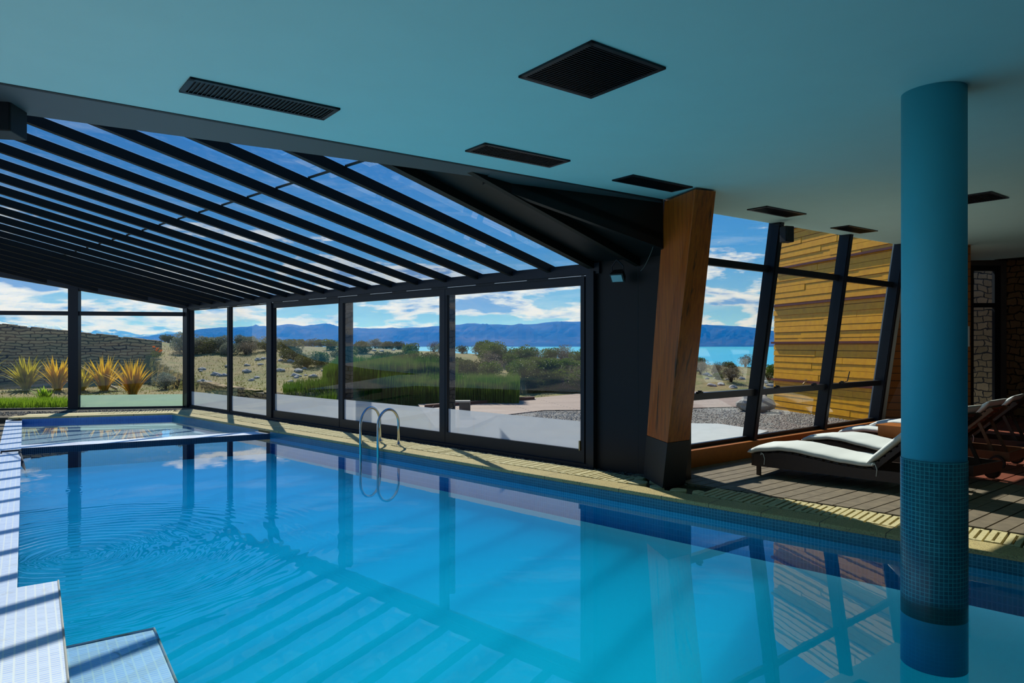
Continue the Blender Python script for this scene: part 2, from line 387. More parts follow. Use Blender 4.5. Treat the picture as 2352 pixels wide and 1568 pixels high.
def m_coping():
    m, nt, out = new_mat('sand_stone_coping')
    P = pos(nt); n1 = noise(nt, P, 90, 3); n2 = noise(nt, P, 3, 4)
    u = dot(nt, P, (DT.x, DT.y, 0))
    b = brickcol(nt, comb(nt, u, 5.0), .50, 10.0, .004, (1,)*3, (1,)*3, (0,)*3, offset=0)
    c = mix_c(nt, n2, (.42, .33, .12), (.58, .48, .21)); c = mix_c(nt, ramp(nt, n1, [(.38, (.8,)*3), (.48, (0,)*3)]), c, (.20, .14, .06))
    c = mix_c(nt, b.outputs['Fac'], c, (.12, .09, .05))
    principled(nt, out, c, .85, 0, n1, .4, .003); return m
M['coping'] = m_coping()
def m_brick():
    m, nt, out = new_mat('cream_slotted_brick')
    P = pos(nt); n1 = noise(nt, P, 60, 4); n2 = noise(nt, P, 7, 4)
    c = mix_c(nt, n2, (.50, .42, .19), (.66, .59, .31)); c = mix_c(nt, ramp(nt, n1, [(.3, (.7,)*3), (.45, (0,)*3)]), c, (.2, .16, .08))
    principled(nt, out, c, .85, 0, n1, .5, .003); return m
M['brick'] = m_brick()
def m_ground():
    m, nt, out = new_mat('dry_ground')
    P = pos(nt); a = noise(nt, P, .35, 6, .6); b = noise(nt, P, 3.0, 6, .65); g = noise(nt, P, 1.1, 5, .6)
    c = mix_c(nt, b, (.13, .09, .028), (.38, .29, .10))
    c = mix_c(nt, ramp(nt, g, [(.46, (0,)*3), (.62, (.8,)*3)]), c, (.11, .145, .014))
    c = mix_c(nt, ramp(nt, a, [(.4, (0,)*3), (.65, (.5,)*3)]), c, (.27, .22, .07))
    c = mix_c(nt, ramp(nt, noise(nt, P, 14, 3), [(.32, (.7,)*3), (.44, (0,)*3)]), c, (.06, .045, .02))
    principled(nt, out, c, .95, 0, b, .9, .08); return m
M['ground'] = m_ground()
def m_gravel(name, cs, sc):
    m, nt, out = new_mat(name)
    P = pos(nt); v = N(nt, 'TexVoronoi', i_Scale=sc); nt.links.new(P, v.inputs['Vector'])
    s = N(nt, 'SeparateColor'); L(nt, v, 'Color', s, 0)
    c = ramp(nt, s.outputs[0], [(0, cs[0]), (.35, cs[1]), (.7, cs[2]), (1, cs[3])])
    c = mix_c(nt, ramp(nt, v.outputs['Distance'], [(.35, (0,)*3), (.75, (.9,)*3)]), c, (.02, .015, .01))
    principled(nt, out, c, .85, 0, math_n(nt, 'SUBTRACT', 1.0, v.outputs['Distance']), 1.0, .02); return m
M['gravel'] = m_gravel('gravel', ((.20, .12, .08), (.38, .36, .30), (.26, .27, .25), (.5, .47, .4)), 34)
M['pebble'] = simple('dark_pebbles', (.06, .06, .045), .7, 0, .6, 20, .2, coords='pos')
def m_drystone(name, ua, c1, c2, cm, w=.30, h=.10, soft=.018):
    m, nt, out = new_mat(name)
    P = pos(nt); u = dot(nt, P, ua); z = dot(nt, P, up)
    vec = comb(nt, u, z)
    wob = N(nt, 'TexNoise', i_Scale=2.6, i_Detail=3.0); nt.links.new(vec, wob.inputs['Vector'])
    vv = N(nt, 'VectorMath', operation='MULTIPLY_ADD'); L(nt, wob, 1, vv, 0); vv.inputs[1].default_value = (.34, .24, 0); nt.links.new(vec, vv.inputs[2])
    b = brickcol(nt, vv.outputs[0], w, h, soft, (0,)*3, (1,)*3, (.5,)*3, offset=.41, smooth=.6)
    g = noise(nt, P, 12, 6, .6)
    c = mix_c(nt, math_n(nt, 'MULTIPLY', math_n(nt, 'ADD', b.outputs['Color'], g), .5), c1, c2)
    c = mix_c(nt, ramp(nt, b.outputs['Fac'], [(.3, (0,)*3), (.8, (1,)*3)]), c, cm)
    principled(nt, out, c, .9, 0, math_n(nt, 'ADD', math_n(nt, 'SUBTRACT', 1.0, b.outputs['Fac']), math_n(nt, 'MULTIPLY', g, .4)), 1.0, .05); return m
M['drystone'] = m_drystone('dry_stone_masonry', (.86, -.5, 0), (.34, .22, .09), (.62, .43, .20), (.035, .024, .010))
M['drystone_x'] = m_drystone('irregular_stone_masonry', (1, 0, 0), (.17, .11, .045), (.34, .23, .12), (.012, .008, .005), .24, .14, .014)
M['pillar_stone'] = m_drystone('dark_pillar_stone', (1, 0, 0), (.045, .035, .03), (.11, .085, .065), (.012, .01, .008), .16, .09, .01)
def leaf_mat(name, c1, c2, trans=.35):
    m, nt, out = new_mat(name)
    oi = N(nt, 'ObjectInfo'); P = N(nt, 'TexCoord').outputs['Object']
    f = math_n(nt, 'ADD', math_n(nt, 'MULTIPLY', noise(nt, P, 5, 3), .7), math_n(nt, 'MULTIPLY', oi.outputs['Random'], .3))
    c = mix_c(nt, f, c1, c2)
    df = N(nt, 'BsdfPrincipled'); nt.links.new(c, df.inputs['Base Color']); df.inputs['Roughness'].default_value = .6; df.inputs['Specular IOR Level'].default_value = .25
    tl = N(nt, 'BsdfTranslucent'); nt.links.new(c, tl.inputs[0])
    mx = N(nt, 'MixShader'); mx.inputs[0].default_value = trans; L(nt, df, 0, mx, 1); L(nt, tl, 0, mx, 2); L(nt, mx, 0, out, 'Surface'); return m
M['leaf_green'] = leaf_mat('shrub_leaf_green', (.045, .080, .004), (.14, .20, .012))
M['leaf_olive'] = leaf_mat('shrub_leaf_olive', (.055, .062, .010), (.15, .145, .03))
M['leaf_grey'] = leaf_mat('shrub_leaf_grey', (.14, .16, .10), (.30, .33, .23))
M['leaf_dry'] = leaf_mat('dry_twigs', (.10, .08, .05), (.26, .21, .14))
M['reed'] = leaf_mat('reed_green', (.035, .085, .008), (.14, .24, .02))
M['grass'] = leaf_mat('lawn_green', (.16, .30, .012), (.42, .58, .04), .5)
M['flax'] = leaf_mat('flax_leaf', (.62, .33, .008), (.88, .60, .02), .45)
M['flax_g'] = leaf_mat('flax_leaf_green', (.22, .26, .010), (.80, .58, .03), .45)
M['poppy'] = leaf_mat('orange_petal', (.9, .25, .01), (1.0, .4, .02), .4)
M['stem'] = simple('woody_stem', (.06, .04, .025), .9)
M['decking_out'] = m_deck('outdoor_boards', (.97, .24), .12, .010, (.36, .24, .16), (.52, .38, .28))
M['rust'] = simple('rusty_edge', (.12, .045, .025), .8, 0, .4, 10, .3)

# ================================================================== THE SETTING
ZD = .12                                                       # deck level; pool water at 0
def zc(x, y): return 3.1 + .0195*(x*.7826+(y-6)*.6225)         # very slightly rising ceiling
RC = Vector((-7.45, 14.96)); RD = Vector((.7348, -.6783)); RO = Vector((.6783, .7348))   # long pool edge
def RE(s, o=0.0): return RC + RD*s + RO*o
LRC = Vector((-10.1, 14.07))
LP = Vector((-3.174, 4.379)); LDr = Vector((-.5814, .8137)); LNr = Vector((-.8137, -.5814))
def LE(s, o=0.0): return LP + LDr*s + LNr*o
FL = Vector((-7.378, 10.30)); DVD = Vector((.876, .482)); DVN = Vector((-.482, .876))
# divider end on the long edge
def isect(p, d, q, e):
    m = d.x*(-e.y)+e.x*d.y; w = q-p
    return p + d*((w.x*(-e.y)+e.x*w.y)/m)
FR = isect(FL, DVD, RC, RD); FLb = isect(FL+DVN*.40, DVD, LP, LDr); FRb = isect(FL+DVN*.40, DVD, RC, RD); FL = isect(FL, DVD, LP, LDr)
JT = Vector((-2.98, 4.484)); JD = Vector((.573, -.82)); JEND = JT + JD*10.0
RFAR = RE(21.0); 

J1 = JT+JD*.80; JO = -LNr
main_poly = [FL, LP, JT, JEND, Vector((RFAR.x, JEND.y)), RFAR, FR]
small_poly = [FLb, FRb, RC, LRC]

# basin: floors and side walls
def inset(poly, e):
    c = sum((Vector(p) for p in poly), Vector((0, 0)))/len(poly)
    return [Vector(p)+(c-Vector(p)).normalized()*e for p in poly]
def basin(name, poly, zf, mats, wall_m):
    b = MB(); n = len(poly)
    if zf < -.2: b.prism([tuple(p) for p in inset(poly, -.3)], zf-2.5, zf, 0)
    else: b.add([(p[0], p[1], zf) for p in poly], [tuple(range(n))], 0)
    for i in range(n):
        p, q = poly[i], poly[(i+1) % n]
        mi = wall_m(i)
        zm = -.02 if zf < -.2 and i < n-1 else zf
        tz = .081 if mi == 2 or (zf > -.2 and mi == 1) else .049
        b.add([(p[0], p[1], zm), (q[0], q[1], zm), (q[0], q[1], tz), (p[0], p[1], tz)], [(0, 1, 2, 3)], mi)
        if zm > zf: b.add([(p[0], p[1], zf), (q[0], q[1], zf), (q[0], q[1], zm), (p[0], p[1], zm)], [(0, 1, 2, 3)], len(mats))
    return struct(b.build(name, mats+[M['pool_wall']]))
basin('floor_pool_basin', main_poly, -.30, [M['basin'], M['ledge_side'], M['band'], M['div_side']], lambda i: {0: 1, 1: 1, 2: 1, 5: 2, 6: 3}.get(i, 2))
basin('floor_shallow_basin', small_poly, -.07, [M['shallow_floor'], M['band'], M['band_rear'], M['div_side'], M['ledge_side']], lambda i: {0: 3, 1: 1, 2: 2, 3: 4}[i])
w = MB().prism([tuple(p) for p in inset(main_poly, -.012)], -.4, 0.0).build('pool_water', M['water']); tag(w, 'calm turquoise water filling the large swimming pool', 'water', kind='stuff')
b = MB(); b.add([(p[0], p[1], 0.0) for p in small_poly], [(0, 1, 2, 3)])
w = b.build('shallow_pool_water', M['water_clear']); tag(w, 'clear pale water of the small shallow pool behind the tiled divider', 'water', kind='stuff')

# tiled ledge, jetty, steps, divider
def ledge(name, poly, z0, z1, top, side, bevel=.006): return struct(MB().prism([tuple(p) for p in poly], z0, z1, 1, 0).build(name, [top, side]))
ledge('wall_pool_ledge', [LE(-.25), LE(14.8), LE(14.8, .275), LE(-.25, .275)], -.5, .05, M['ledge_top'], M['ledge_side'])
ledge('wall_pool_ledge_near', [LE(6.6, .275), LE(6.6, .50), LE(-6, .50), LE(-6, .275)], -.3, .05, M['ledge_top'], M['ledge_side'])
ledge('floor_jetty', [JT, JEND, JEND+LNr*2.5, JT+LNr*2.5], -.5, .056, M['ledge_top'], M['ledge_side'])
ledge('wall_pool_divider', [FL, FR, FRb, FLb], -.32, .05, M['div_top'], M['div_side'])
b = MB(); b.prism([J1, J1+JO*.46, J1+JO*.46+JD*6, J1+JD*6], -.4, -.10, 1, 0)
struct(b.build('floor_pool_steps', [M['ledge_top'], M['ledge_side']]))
# pale edge beads
b = MB()
for p, q in ((J1+JO*.46, J1+JO*.46+JD*6), (J1, J1+JO*.46), (JT, JT+JD*8)):
    z = -.095 if p is not JT else .057
    b.tube([(p.x, p.y, z), (q.x, q.y, z)], .006, 6)
struct(b.build('trim_1', M['whitebox']))

# coping and slotted brick
b = MB(); b.prism([RE(-.3), RE(21), RE(21, .27), RE(-.3, .27)], .080, ZD)
struct(b.build('floor_coping_long', M['coping'], bevel=.012))
rd2 = (LRC-RC).normalized(); rn2 = Vector((-rd2.y, rd2.x)); rn2 = rn2 if rn2.y > 0 else -rn2
b = MB(); b.prism([RC-rd2*.35, LRC+rd2*.25, LRC+rd2*.25+rn2*.38, RC-rd2*.35+rn2*.38], .0805, ZD-.001); struct(b.build('floor_coping_rear', M['coping'], bevel=.01))
b = MB(); rl = (LRC-RC).length
b.prism([RC+rd2*1.5+rn2*.39, LRC+rd2*.1+rn2*.39, LRC+rd2*.1+rn2*.72, RC+rd2*1.5+rn2*.72], .09, ZD); struct(b.build('floor_pavers_rear', M['brick']))
b = MB(); s = -.6
rnd = random.Random(3)
def slot_brick(b, o, du, dv, wd, ln, j):
    """a pair of thin bricks with a slot between them"""
    a = o+dv*(.008+rnd.uniform(0, .012)); e = o+dv*(ln-.008-rnd.uniform(0, .02)); z = ZD+rnd.uniform(-.004, .004)
    g = wd*.36
    b.prism([a, a+du*g, e+du*g, e], .085, z); 
    c = a+du*(g+wd*.17); f = e+du*(g+wd*.17); b.prism([c, c+du*g, f+du*g, f], .085, z-.002)
    m1 = o+dv*(ln*.0+.008)+du*g; b.prism([m1, m1+du*wd*.18, m1+du*wd*.18+dv*.045, m1+dv*.045], .085, z-.001)
    m1 = o+dv*(ln-.06)+du*g; b.prism([m1, m1+du*wd*.18, m1+du*wd*.18+dv*.045, m1+dv*.045], .085, z-.001)
while s < 17:
    if not (11.52 < s < 12.30): slot_brick(b, RE(s, .28), RD, RO, .112, .43, 0)
    s += .118
struct(b.build('floor_brick_drain', M['brick']))
b = MB(); s = 0.05
while s < 1.5:
    o = RC+rd2*s+rn2*.39; slot_brick(b, o, rd2, rn2, .112, .34, 0); s += .118
struct(b.build('floor_brick_drain_rear', M['brick']))
# bed under bricks, dark pebble strips
b = MB(); b.prism([RE(-1.5, .27), RE(17.5, .27), RE(17.5, .74), RE(-1.5, .74)], -.2, .07); struct(b.build('floor_drain_bed', M['soil']))
b = MB(); C0 = W(-11.95)
b.prism([RE(-.2, .70), RE(13.5, .70), W(1.4, .1), W(-12.05, .1)], -.2, .098); b.prism([RC-rd2*.6+rn2*.3, LRC+rd2*5+rn2*.3, Vector((-14.5, 15.55)), C0+Vector((0, .1))], -.2, .095)
struct(b.build('floor_pebble_bed', M['soil']))
b = MB(); rnd = random.Random(5)
def pebble(b, x, y, z, r):
    q = [(1, 0, 0), (0, 1, 0), (-1, 0, 0), (0, -1, 0), (0, 0, 1), (0, 0, -1)]
    a = rnd.uniform(0, 6); e = rnd.uniform(.6, 1.3)
    b.add([(x+(p[0]*math.cos(a)-p[1]*math.sin(a)*e)*r, y+(p[0]*math.sin(a)+p[1]*math.cos(a)*e)*r, z+p[2]*r*.6) for p in q],
          [(0, 1, 4), (1, 2, 4), (2, 3, 4), (3, 0, 4), (1, 0, 5), (2, 1, 5), (3, 2, 5), (0, 3, 5)])
for i in range(2600):
    s = rnd.uniform(-.6, 5.6) if i < 1800 else rnd.uniform(5, 12.3); o = rnd.uniform(.70, .88); p = RE(s, o); pebble(b, p.x, p.y, .105, rnd.uniform(.012, .026))
for i in range(1800):
    s = rnd.uniform(-.4, 7); lo = rn2*rnd.uniform(.75, 1.1+.15*s); p = RC+rd2*s+lo
    if (p.y < 16.5-.17*(-7.87-p.x)-.05): pebble(b, p.x, p.y, .102, rnd.uniform(.014, .03))
tag(b.build('edging_pebbles', M['pebble']), 'dark pebbles filling the strip along the foot of the glass walls', 'pebbles', kind='stuff')
# flagstones beside the timber post
rnd = random.Random(9); b = MB()
for (s, o, r) in ((11.62, .42, .12), (11.72, .64, .11), (11.88, .36, .10), (12.12, .37, .09), (12.32, .42, .08), (11.5, .60, .06)):
    p = RE(s, o); n = 6; pts = [(p.x+math.cos(2*PI*k/n+.3)*r*rnd.uniform(.75, 1.15), p.y+math.sin(2*PI*k/n+.3)*r*rnd.uniform(.75, 1.15)) for k in range(n)]
    b.prism(pts, .085, ZD+.004)
struct(b.build('floor_flagstones', M['brick'], bevel=.01))
# soil left of the ledge
b = MB(); b.prism([LE(-8, .26), LE(14.8, .26), LE(14.8, 8), LE(-8, 8)], -.4, -.02); struct(b.build('floor_soil_left', M['soil']))

# lounge decking, individual boards
def clip(poly, n, c):
    out = []
    for i in range(len(poly)):
        p, q = poly[i], poly[(i+1) % len(poly)]; dp = n.dot(p)-c; dq = n.dot(q)-c
        if dp <= 0: out.append(p)
        if (dp < 0 < dq) or (dq < 0 < dp): out.append(p+(q-p)*(dp/(dp-dq)))
    return out
B0 = Vector((2.18, 8.47))
deckA, deckB = MB(), MB(); rnd = random.Random(11)
v = -14.0
while v < 8:
    for (db, u0, u1) in ((deckA, -2.0, 8.74), (deckB, 8.746, 24)):
        q = [BD*u0+BN*v, BD*u1+BN*v, BD*u1+BN*(v+.133), BD*u0+BN*(v+.133)]
        q = clip(q, -RO, -(RO.dot(RE(0, .735)))); 
        if len(q) > 2: q = clip(q, BN, BN.dot(B0)+.0)
        if len(q) > 2: q = clip(q, Vector((0, 1)), 13.98)
        if len(q) > 2: q = clip(q, Vector((1, 0)), 15.9)
        if len(q) > 2: q = clip(q, Vector((0, -1)), 4)
        if len(q) > 2: db.prism(q, .09, ZD+rnd.uniform(-.002, .002))
    v += .145
struct(deckA.build('floor_lounge_deck', M['plank'])); struct(deckB.build('floor_lounge_deck_inner', M['plank_red']))
b = MB(); b.prism([RE(12.6, .74), RE(21, .74), Vector((15.9, 1)), Vector((15.9, 14)), Vector((7.7, 14)), Vector((6.58, 12.1)), B0+BD*-.7], -.2, .088); struct(b.build('floor_lounge_base', M['rubber']))

# ceiling, soffit, roof
CE0 = Vector((1.59, 7.19)); S0 = Vector((-3.09, 4.25)); S1 = Vector((-.247, 6.15)); SD = Vector((.831, .556))
ceil_poly = [CE0-BD*12, CE0, Vector((2.0, 7.79)), B0+Vector((.30, -.30)), B0+BD*5.3+Vector((.30, -.30)), Vector((7.72, 11.45)), Vector((7.72, 14.1)), Vector((16, 14.1)), Vector((16, -6)), Vector((-7.8, -6))]
b = MB(); b.prism([tuple(p) for p in ceil_poly], zc, lambda x, y: zc(x, y)+.35); struct(b.build('ceiling', M['ceiling']))
b = MB()
sp = [CE0, S1, S0, S0-SD*5.5]; ce = [CE0-BD*.012+BN*.012, CE0-BD*2.2+BN*.02, CE0-BD*5.8+BN*.02, CE0-BD*12+BN*.02]
for i in range(3):
    a, c, d, e = ce[i], sp[i], sp[i+1], ce[i+1]
    lo = [Vector((q.x, q.y, zc(q.x, q.y)+.01)) for q in (a, c, d, e)]
    if i == 0: lo = [Vector((a.x, a.y, 3.14)), Vector((c.x, c.y, 3.10)), Vector((d.x, d.y, 3.09)), Vector((e.x, e.y, 3.12))]
    b.hexa(list(reversed(lo)), [q+Vector((0, 0, .25)) for q in reversed(lo)])
    b.hexa([Vector((c.x, c.y, 3.3)), Vector((d.x, d.y, 3.3)), Vector((d.x, d.y, 3.3))+Vector((.0, -.1, 0)), Vector((c.x, c.y, 3.3))+Vector((0, -.1, 0))],
           [Vector((c.x, c.y, 3.6)), Vector((d.x, d.y, 4.15 if i < 2 else 5.2)), Vector((d.x, d.y-.1, 4.15 if i < 2 else 5.2)), Vector((c.x, c.y-.1, 3.6))])
struct(b.build('trim_ceiling_edge', M['soffit']))
# dark joint between the plaster ceiling and the edge panel
b = MB(); p0, p1 = CE0+BN*.0, CE0-BD*12
b.hexa([Vector((p1.x, p1.y, zc(*p1)-.004)), Vector((p0.x, p0.y, zc(*p0)-.004)), Vector((p0.x, p0.y, zc(*p0)-.004))+Vector((BN.x, BN.y, 0))*.03, Vector((p1.x, p1.y, zc(*p1)-.004))+Vector((BN.x, BN.y, 0))*.03],
       [Vector((p1.x, p1.y, 3.3)), Vector((p0.x, p0.y, 3.3)), Vector((p0.x+BN.x*.03, p0.y+BN.y*.03, 3.3)), Vector((p1.x+BN.x*.03, p1.y+BN.y*.03, 3.3))])
struct(b.build('trim_ceiling_joint', M['rubber']))

SL = .2186
def R(t, dist, dz): p = W(t, -dist); return Vector((p.x, p.y, 2.52+SL*dist+dz))   # a point on the sloping glass roof
def rear_start(t): return max(0.0, (-11.95-t)*1.312)
def soffit_hit(t):
    p = isect(W(t), -OUT, S0, SD); return (W(t)-p).length
NR = 26; TK = [.16-.665*k for k in range(NR)]; RMAX = 9.0
for k, t in enumerate(TK):
    d0 = rear_start(t)-.02 if t < -11.95 else -.06
    d1 = min(RMAX, soffit_hit(t)) if t < 1.0 else 3
    wdt = .03 if k else .045
    b = MB(); b.hexa([R(t-wdt, d1, 0), R(t+wdt, d1, 0), R(t+wdt, d0, 0), R(t-wdt, d0, 0)], [R(t-wdt, d1, .10), R(t+wdt, d1, .10), R(t+wdt, d0, .10), R(t-wdt, d0, .10)])
    o = b.build('rafter', M['rafter'])
    tag(o, 'black sloping roof rafter, the %s from the black wall end of the glass roof' % ordi(k), 'rafter', 'rafters under the glass roof')
wn = 30
for k in range(NR-1):
    ta, tb = TK[k+1]+.03, TK[k]-.03; tm = (ta+tb)/2
    d0 = rear_start(tm) if tm < -11.95 else -.05; d1 = min(RMAX, soffit_hit(tm))
    r = struct(empty('window_%d' % (wn+k)))
    b = MB(); b.hexa([R(ta-.02, d1, .104), R(tb+.02, d1, .104), R(tb+.02, d0, .104), R(ta-.02, d0, .104)], [R(ta-.02, d1, .108), R(tb+.02, d1, .108), R(tb+.02, d0, .108), R(ta-.02, d0, .108)])
    b.f = [b.f[0]]; b.m = [0]; b.build('roof_pane', M['roof_glass'], r)
    if d0 < 3.0: 
        b = MB(); b.hexa([R(ta, 3.135, .10), R(tb, 3.135, .10), R(tb, 3.11, .10), R(ta, 3.11, .10)], [R(ta, 3.135, .112), R(tb, 3.135, .112), R(tb, 3.11, .112), R(ta, 3.11, .112)]); b.build('glazing_joint', M['rubber'], r)
# opaque roof end and its two beams
b = MB(); pl = [W(.19), W(1.5), Vector((1.72, 7.45)), CE0, S1, isect(W(.19), -OUT, S0, SD)]
def zr(x, y, e): return 2.52+SL*(-OUT).dot(Vector((x, y))-A0)+e
b.prism([tuple(p) for p in pl], lambda x, y: zr(x, y, .085), lambda x, y: zr(x, y, .16)); struct(b.build('ceiling_black_gable', M['blackpanel']))
b = MB(); q = [S1, CE0, CE0+Vector((.02, .06)), S1+Vector((-.02, .06))]; b.prism([tuple(p) for p in q], lambda x, y: zr(x, y, .0), lambda x, y: 3.25); struct(b.build('wall_gable_fascia', M['blackpanel']))
b = MB(); t = .80; d1 = 2.75; b.hexa([R(t-.03, d1, -.01), R(t+.03, d1, -.01), R(t+.03, 0, -.01), R(t-.03, 0, -.01)], [R(t-.03, d1, .09), R(t+.03, d1, .09), R(t+.03, 0, .09), R(t-.03, 0, .09)])
tag(b.build('rafter', M['rafter']), 'black beam crossing the closed black end panel of the roof', 'rafter')
# header over the glazed wall
def wbox(t0, t1, o0, o1, z0, z1, b=None, mi=0):
    b = b or MB(); q = [W(t0, o0), W(t1, o0), W(t1, o1), W(t0, o1)]; b.prism([tuple(p) for p in q], z0, z1, mi); return b
struct(wbox(-12.0, .28, -.07, .10, 2.47, 2.60).build('trim_header', M['metal']))
struct(wbox(-12.0, .22, -.045, .05, 2.44, 2.47).build('trim_track', M['metal']))
b = MB()
for k in range(12): wbox(-11.2+k*.97, -11.2+k*.97+.6, -.050, -.046, 2.455, 2.461, b)
struct(b.build('trim_track_strip', M['steel']))
struct(wbox(.2, 1.42, -.03, .08, .09, 2.64).build('wall_black', M['blackpanel']))
struct(wbox(.26, 1.42, .0, .08, 2.6, 3.7).build('wall_black_gable', M['blackpanel']))
struct(wbox(.80, .806, -.032, -.029, .1, 2.6).build('trim_panel_joint', M['rubber']))
b = MB(); b.prism([W(1.3, .0), W(1.42, .0), B0+BD*-.35, B0+BD*-.45+BN*.1], .09, 3.5); struct(b.build('wall_black_return', M['blackpanel']))
struct(wbox(-7.9, .2, -.09, .07, .09, .15).build('trim_plinth', M['metal']))
struct(wbox(-12.0, -7.9, -.05, .06, .06, .135).build('trim_plinth_rear', M['metal']))

# posts of the glazed wall
def post(name, label, t, w_, d_, z0=.1, z1=2.5):
    o = wbox(t-w_/2, t+w_/2, -d_/2, d_/2, z0, z1).build(name, M['metal'], bevel=.004); tag(o, label, 'post'); return o
post('corner_post', 'thick dark metal post at the far corner where the two glass walls meet', -11.95, .25, .18)
post('metal_post', 'slim dark metal post between the two narrow far panes', -9.72, .10, .08)
post('metal_post', 'wide dark metal post just left of the three large sliding panes', -7.86, .20, .12)
post('metal_post', 'thin dark stile between the first and second large sliding panes', -5.33, .07, .05)
post('metal_post', 'dark stile between the second and third large sliding panes', -2.60, .10, .07)
b = MB(); wbox(0.0, .045, -.05, .05, .14, 2.47, b); wbox(.045, .085, -.03, .04, .14, 2.47, b); wbox(.085, .13, -.07, .05, .14, 2.47, b); wbox(.15, .22, -.10, .05, .12, 2.5, b)
tag(b.build('door_jamb', M['metal']), 'stepped dark metal jamb where the sliding glass meets the black wall', 'post')
# bays: frame, glass, frosted film
bays = [(-11.82, -9.77, .135, .17, .49, 2.44, 0), (-9.67, -7.96, .135, .17, .49, 2.44, 0), (-7.76, -5.365, .15, .30, .63, 2.35, 1), (-5.295, -2.65, .15, .30, .645, 2.345, 1), (-2.55, 0.0, .15, .31, .655, 2.345, 1)]
for i, (t0, t1, z0, zg, zf, zt, slide) in enumerate(bays):
    r = struct(empty('window_%d' % (i+1)))
    b = MB(); wbox(t0, t1, -.03, .03, z0, zg, b); wbox(t0, t1, -.03, .03, zt, 2.44+.0, b) if zt < 2.43 else None
    wbox(t0, t0+.035, -.028, .028, zg, zt, b); wbox(t1-.03, t1, -.028, .028, zg, zt, b); b.build('window_frame', M['metal'], r)
    b = MB(); p, q = W(t0+.03), W(t1-.03); b.add([(p.x, p.y, zg), (q.x, q.y, zg), (q.x, q.y, zt), (p.x, p.y, zt)], [(0, 1, 2, 3)]); b.build('window_pane', M['glass'], r)
    b = MB(); p, q = W(t0+.03, .006), W(t1-.03, .006); b.add([(p.x, p.y, zg), (q.x, q.y, zg), (q.x, q.y, zf), (p.x, p.y, zf)], [(0, 1, 2, 3)]); b.build('frosted_film', M['frost'], r)
    if i == 4: wbox(-.035, -.015, -.06, -.03, .30, .42).build('door_handle', M['brass'], r)

# rear glazed wall
RW0 = W(-11.95); RWD = Vector((-.985, -.172)); RWN = Vector((-.172, .985))
def RWp(s, o=0): return RW0 + RWD*s + RWN*o
def rbox(s0, s1, o0, o1, z0, z1, b=None):
    b = b or MB(); q = [RWp(s0, o0), RWp(s1, o0), RWp(s1, o1), RWp(s0, o1)]
    f1 = z1 if not callable(z1) else (lambda x, y: z1(x, y)); b.prism([tuple(p) for p in q], z0, f1); return b
zroof = lambda x, y: zr(x, y, .0)
o = rbox(2.42, 2.64, -.08, .08, .1, zroof).build('metal_post', M['metal']); tag(o, 'thick dark metal post standing alone in the rear glass wall', 'post')
struct(rbox(.1, 7, -.05, .05, 2.31, 2.405).build('trim_rear_rail', M['metal']))
struct(rbox(.1, 7, -.06, .06, .08, .135).build('trim_rear_sill', M['metal']))
b = MB(); q = [RWp(0, -.06), RWp(7, -.06), RWp(7, .06), RWp(0, .06)]; b.prism([tuple(p) for p in q], lambda x, y: zr(x, y, -.04), lambda x, y: zr(x, y, .11)); struct(b.build('trim_rear_roof_edge', M['metal']))
for i, (s0, s1, fr) in enumerate(((.13, 2.42, 1), (2.64, 6.9, 0))):
    r = struct(empty('window_%d' % (6+i)))
    p, q = RWp(s0), RWp(s1)
    b = MB(); b.add([(p.x, p.y, .135), (q.x, q.y, .135), (q.x, q.y, 2.31), (p.x, p.y, 2.31)], [(0, 1, 2, 3)])
    b.add([(p.x, p.y, 2.405), (q.x, q.y, 2.405), (q.x, q.y, zr(q.x, q.y, -.04)), (p.x, p.y, max(2.405, zr(p.x, p.y, -.04)))], [(0, 1, 2, 3)]); b.build('window_pane', M['glass'], r)
    if fr:
        p, q = RWp(s0, .006), RWp(s1, .006); b = MB(); b.add([(p.x, p.y, .135), (q.x, q.y, .135), (q.x, q.y, .42), (p.x, p.y, .42)], [(0, 1, 2, 3)]); b.build('frosted_film', M['frost_green'], r)

# leaning window of the lounge
LEAN = Vector((.6225, -.7826))*.1378                               # per metre of height
def SW(s, z, o=0.0):
    p = B0 + BD*s + LEAN*(z-.12) + BN*o; return Vector((p.x, p.y, z))
def sbox(s0, s1, o0, o1, z0, z1, b=None, mi=0):
    b = b or MB()
    b.hexa([SW(s0, z0, o0), SW(s1, z0, o0), SW(s1, z0, o1), SW(s0, z0, o1)], [SW(s0, z1, o0), SW(s1, z1, o0), SW(s1, z1, o1), SW(s0, z1, o1)], mi); return b
SM = [1.235, 3.12, 4.97]
for s, nm in zip(SM, ('nearest the timber post, with the small speaker at its head', 'in the middle of the leaning window', 'at the far end of the leaning window beside the board wall')):
    b = MB(); p = B0+BD*s; zt = zc(p.x+.4, p.y-.4)+.02
    sbox(s-.055, s+.055, -.12, .03, .30, zt, b); sbox(s-.035, s+.035, -.135, -.115, .12, zt, b)
    tag(b.build('leaning_mullion', M['metal']), 'dark leaning window mullion ' + nm, 'mullion')
ends = [-.65]+SM
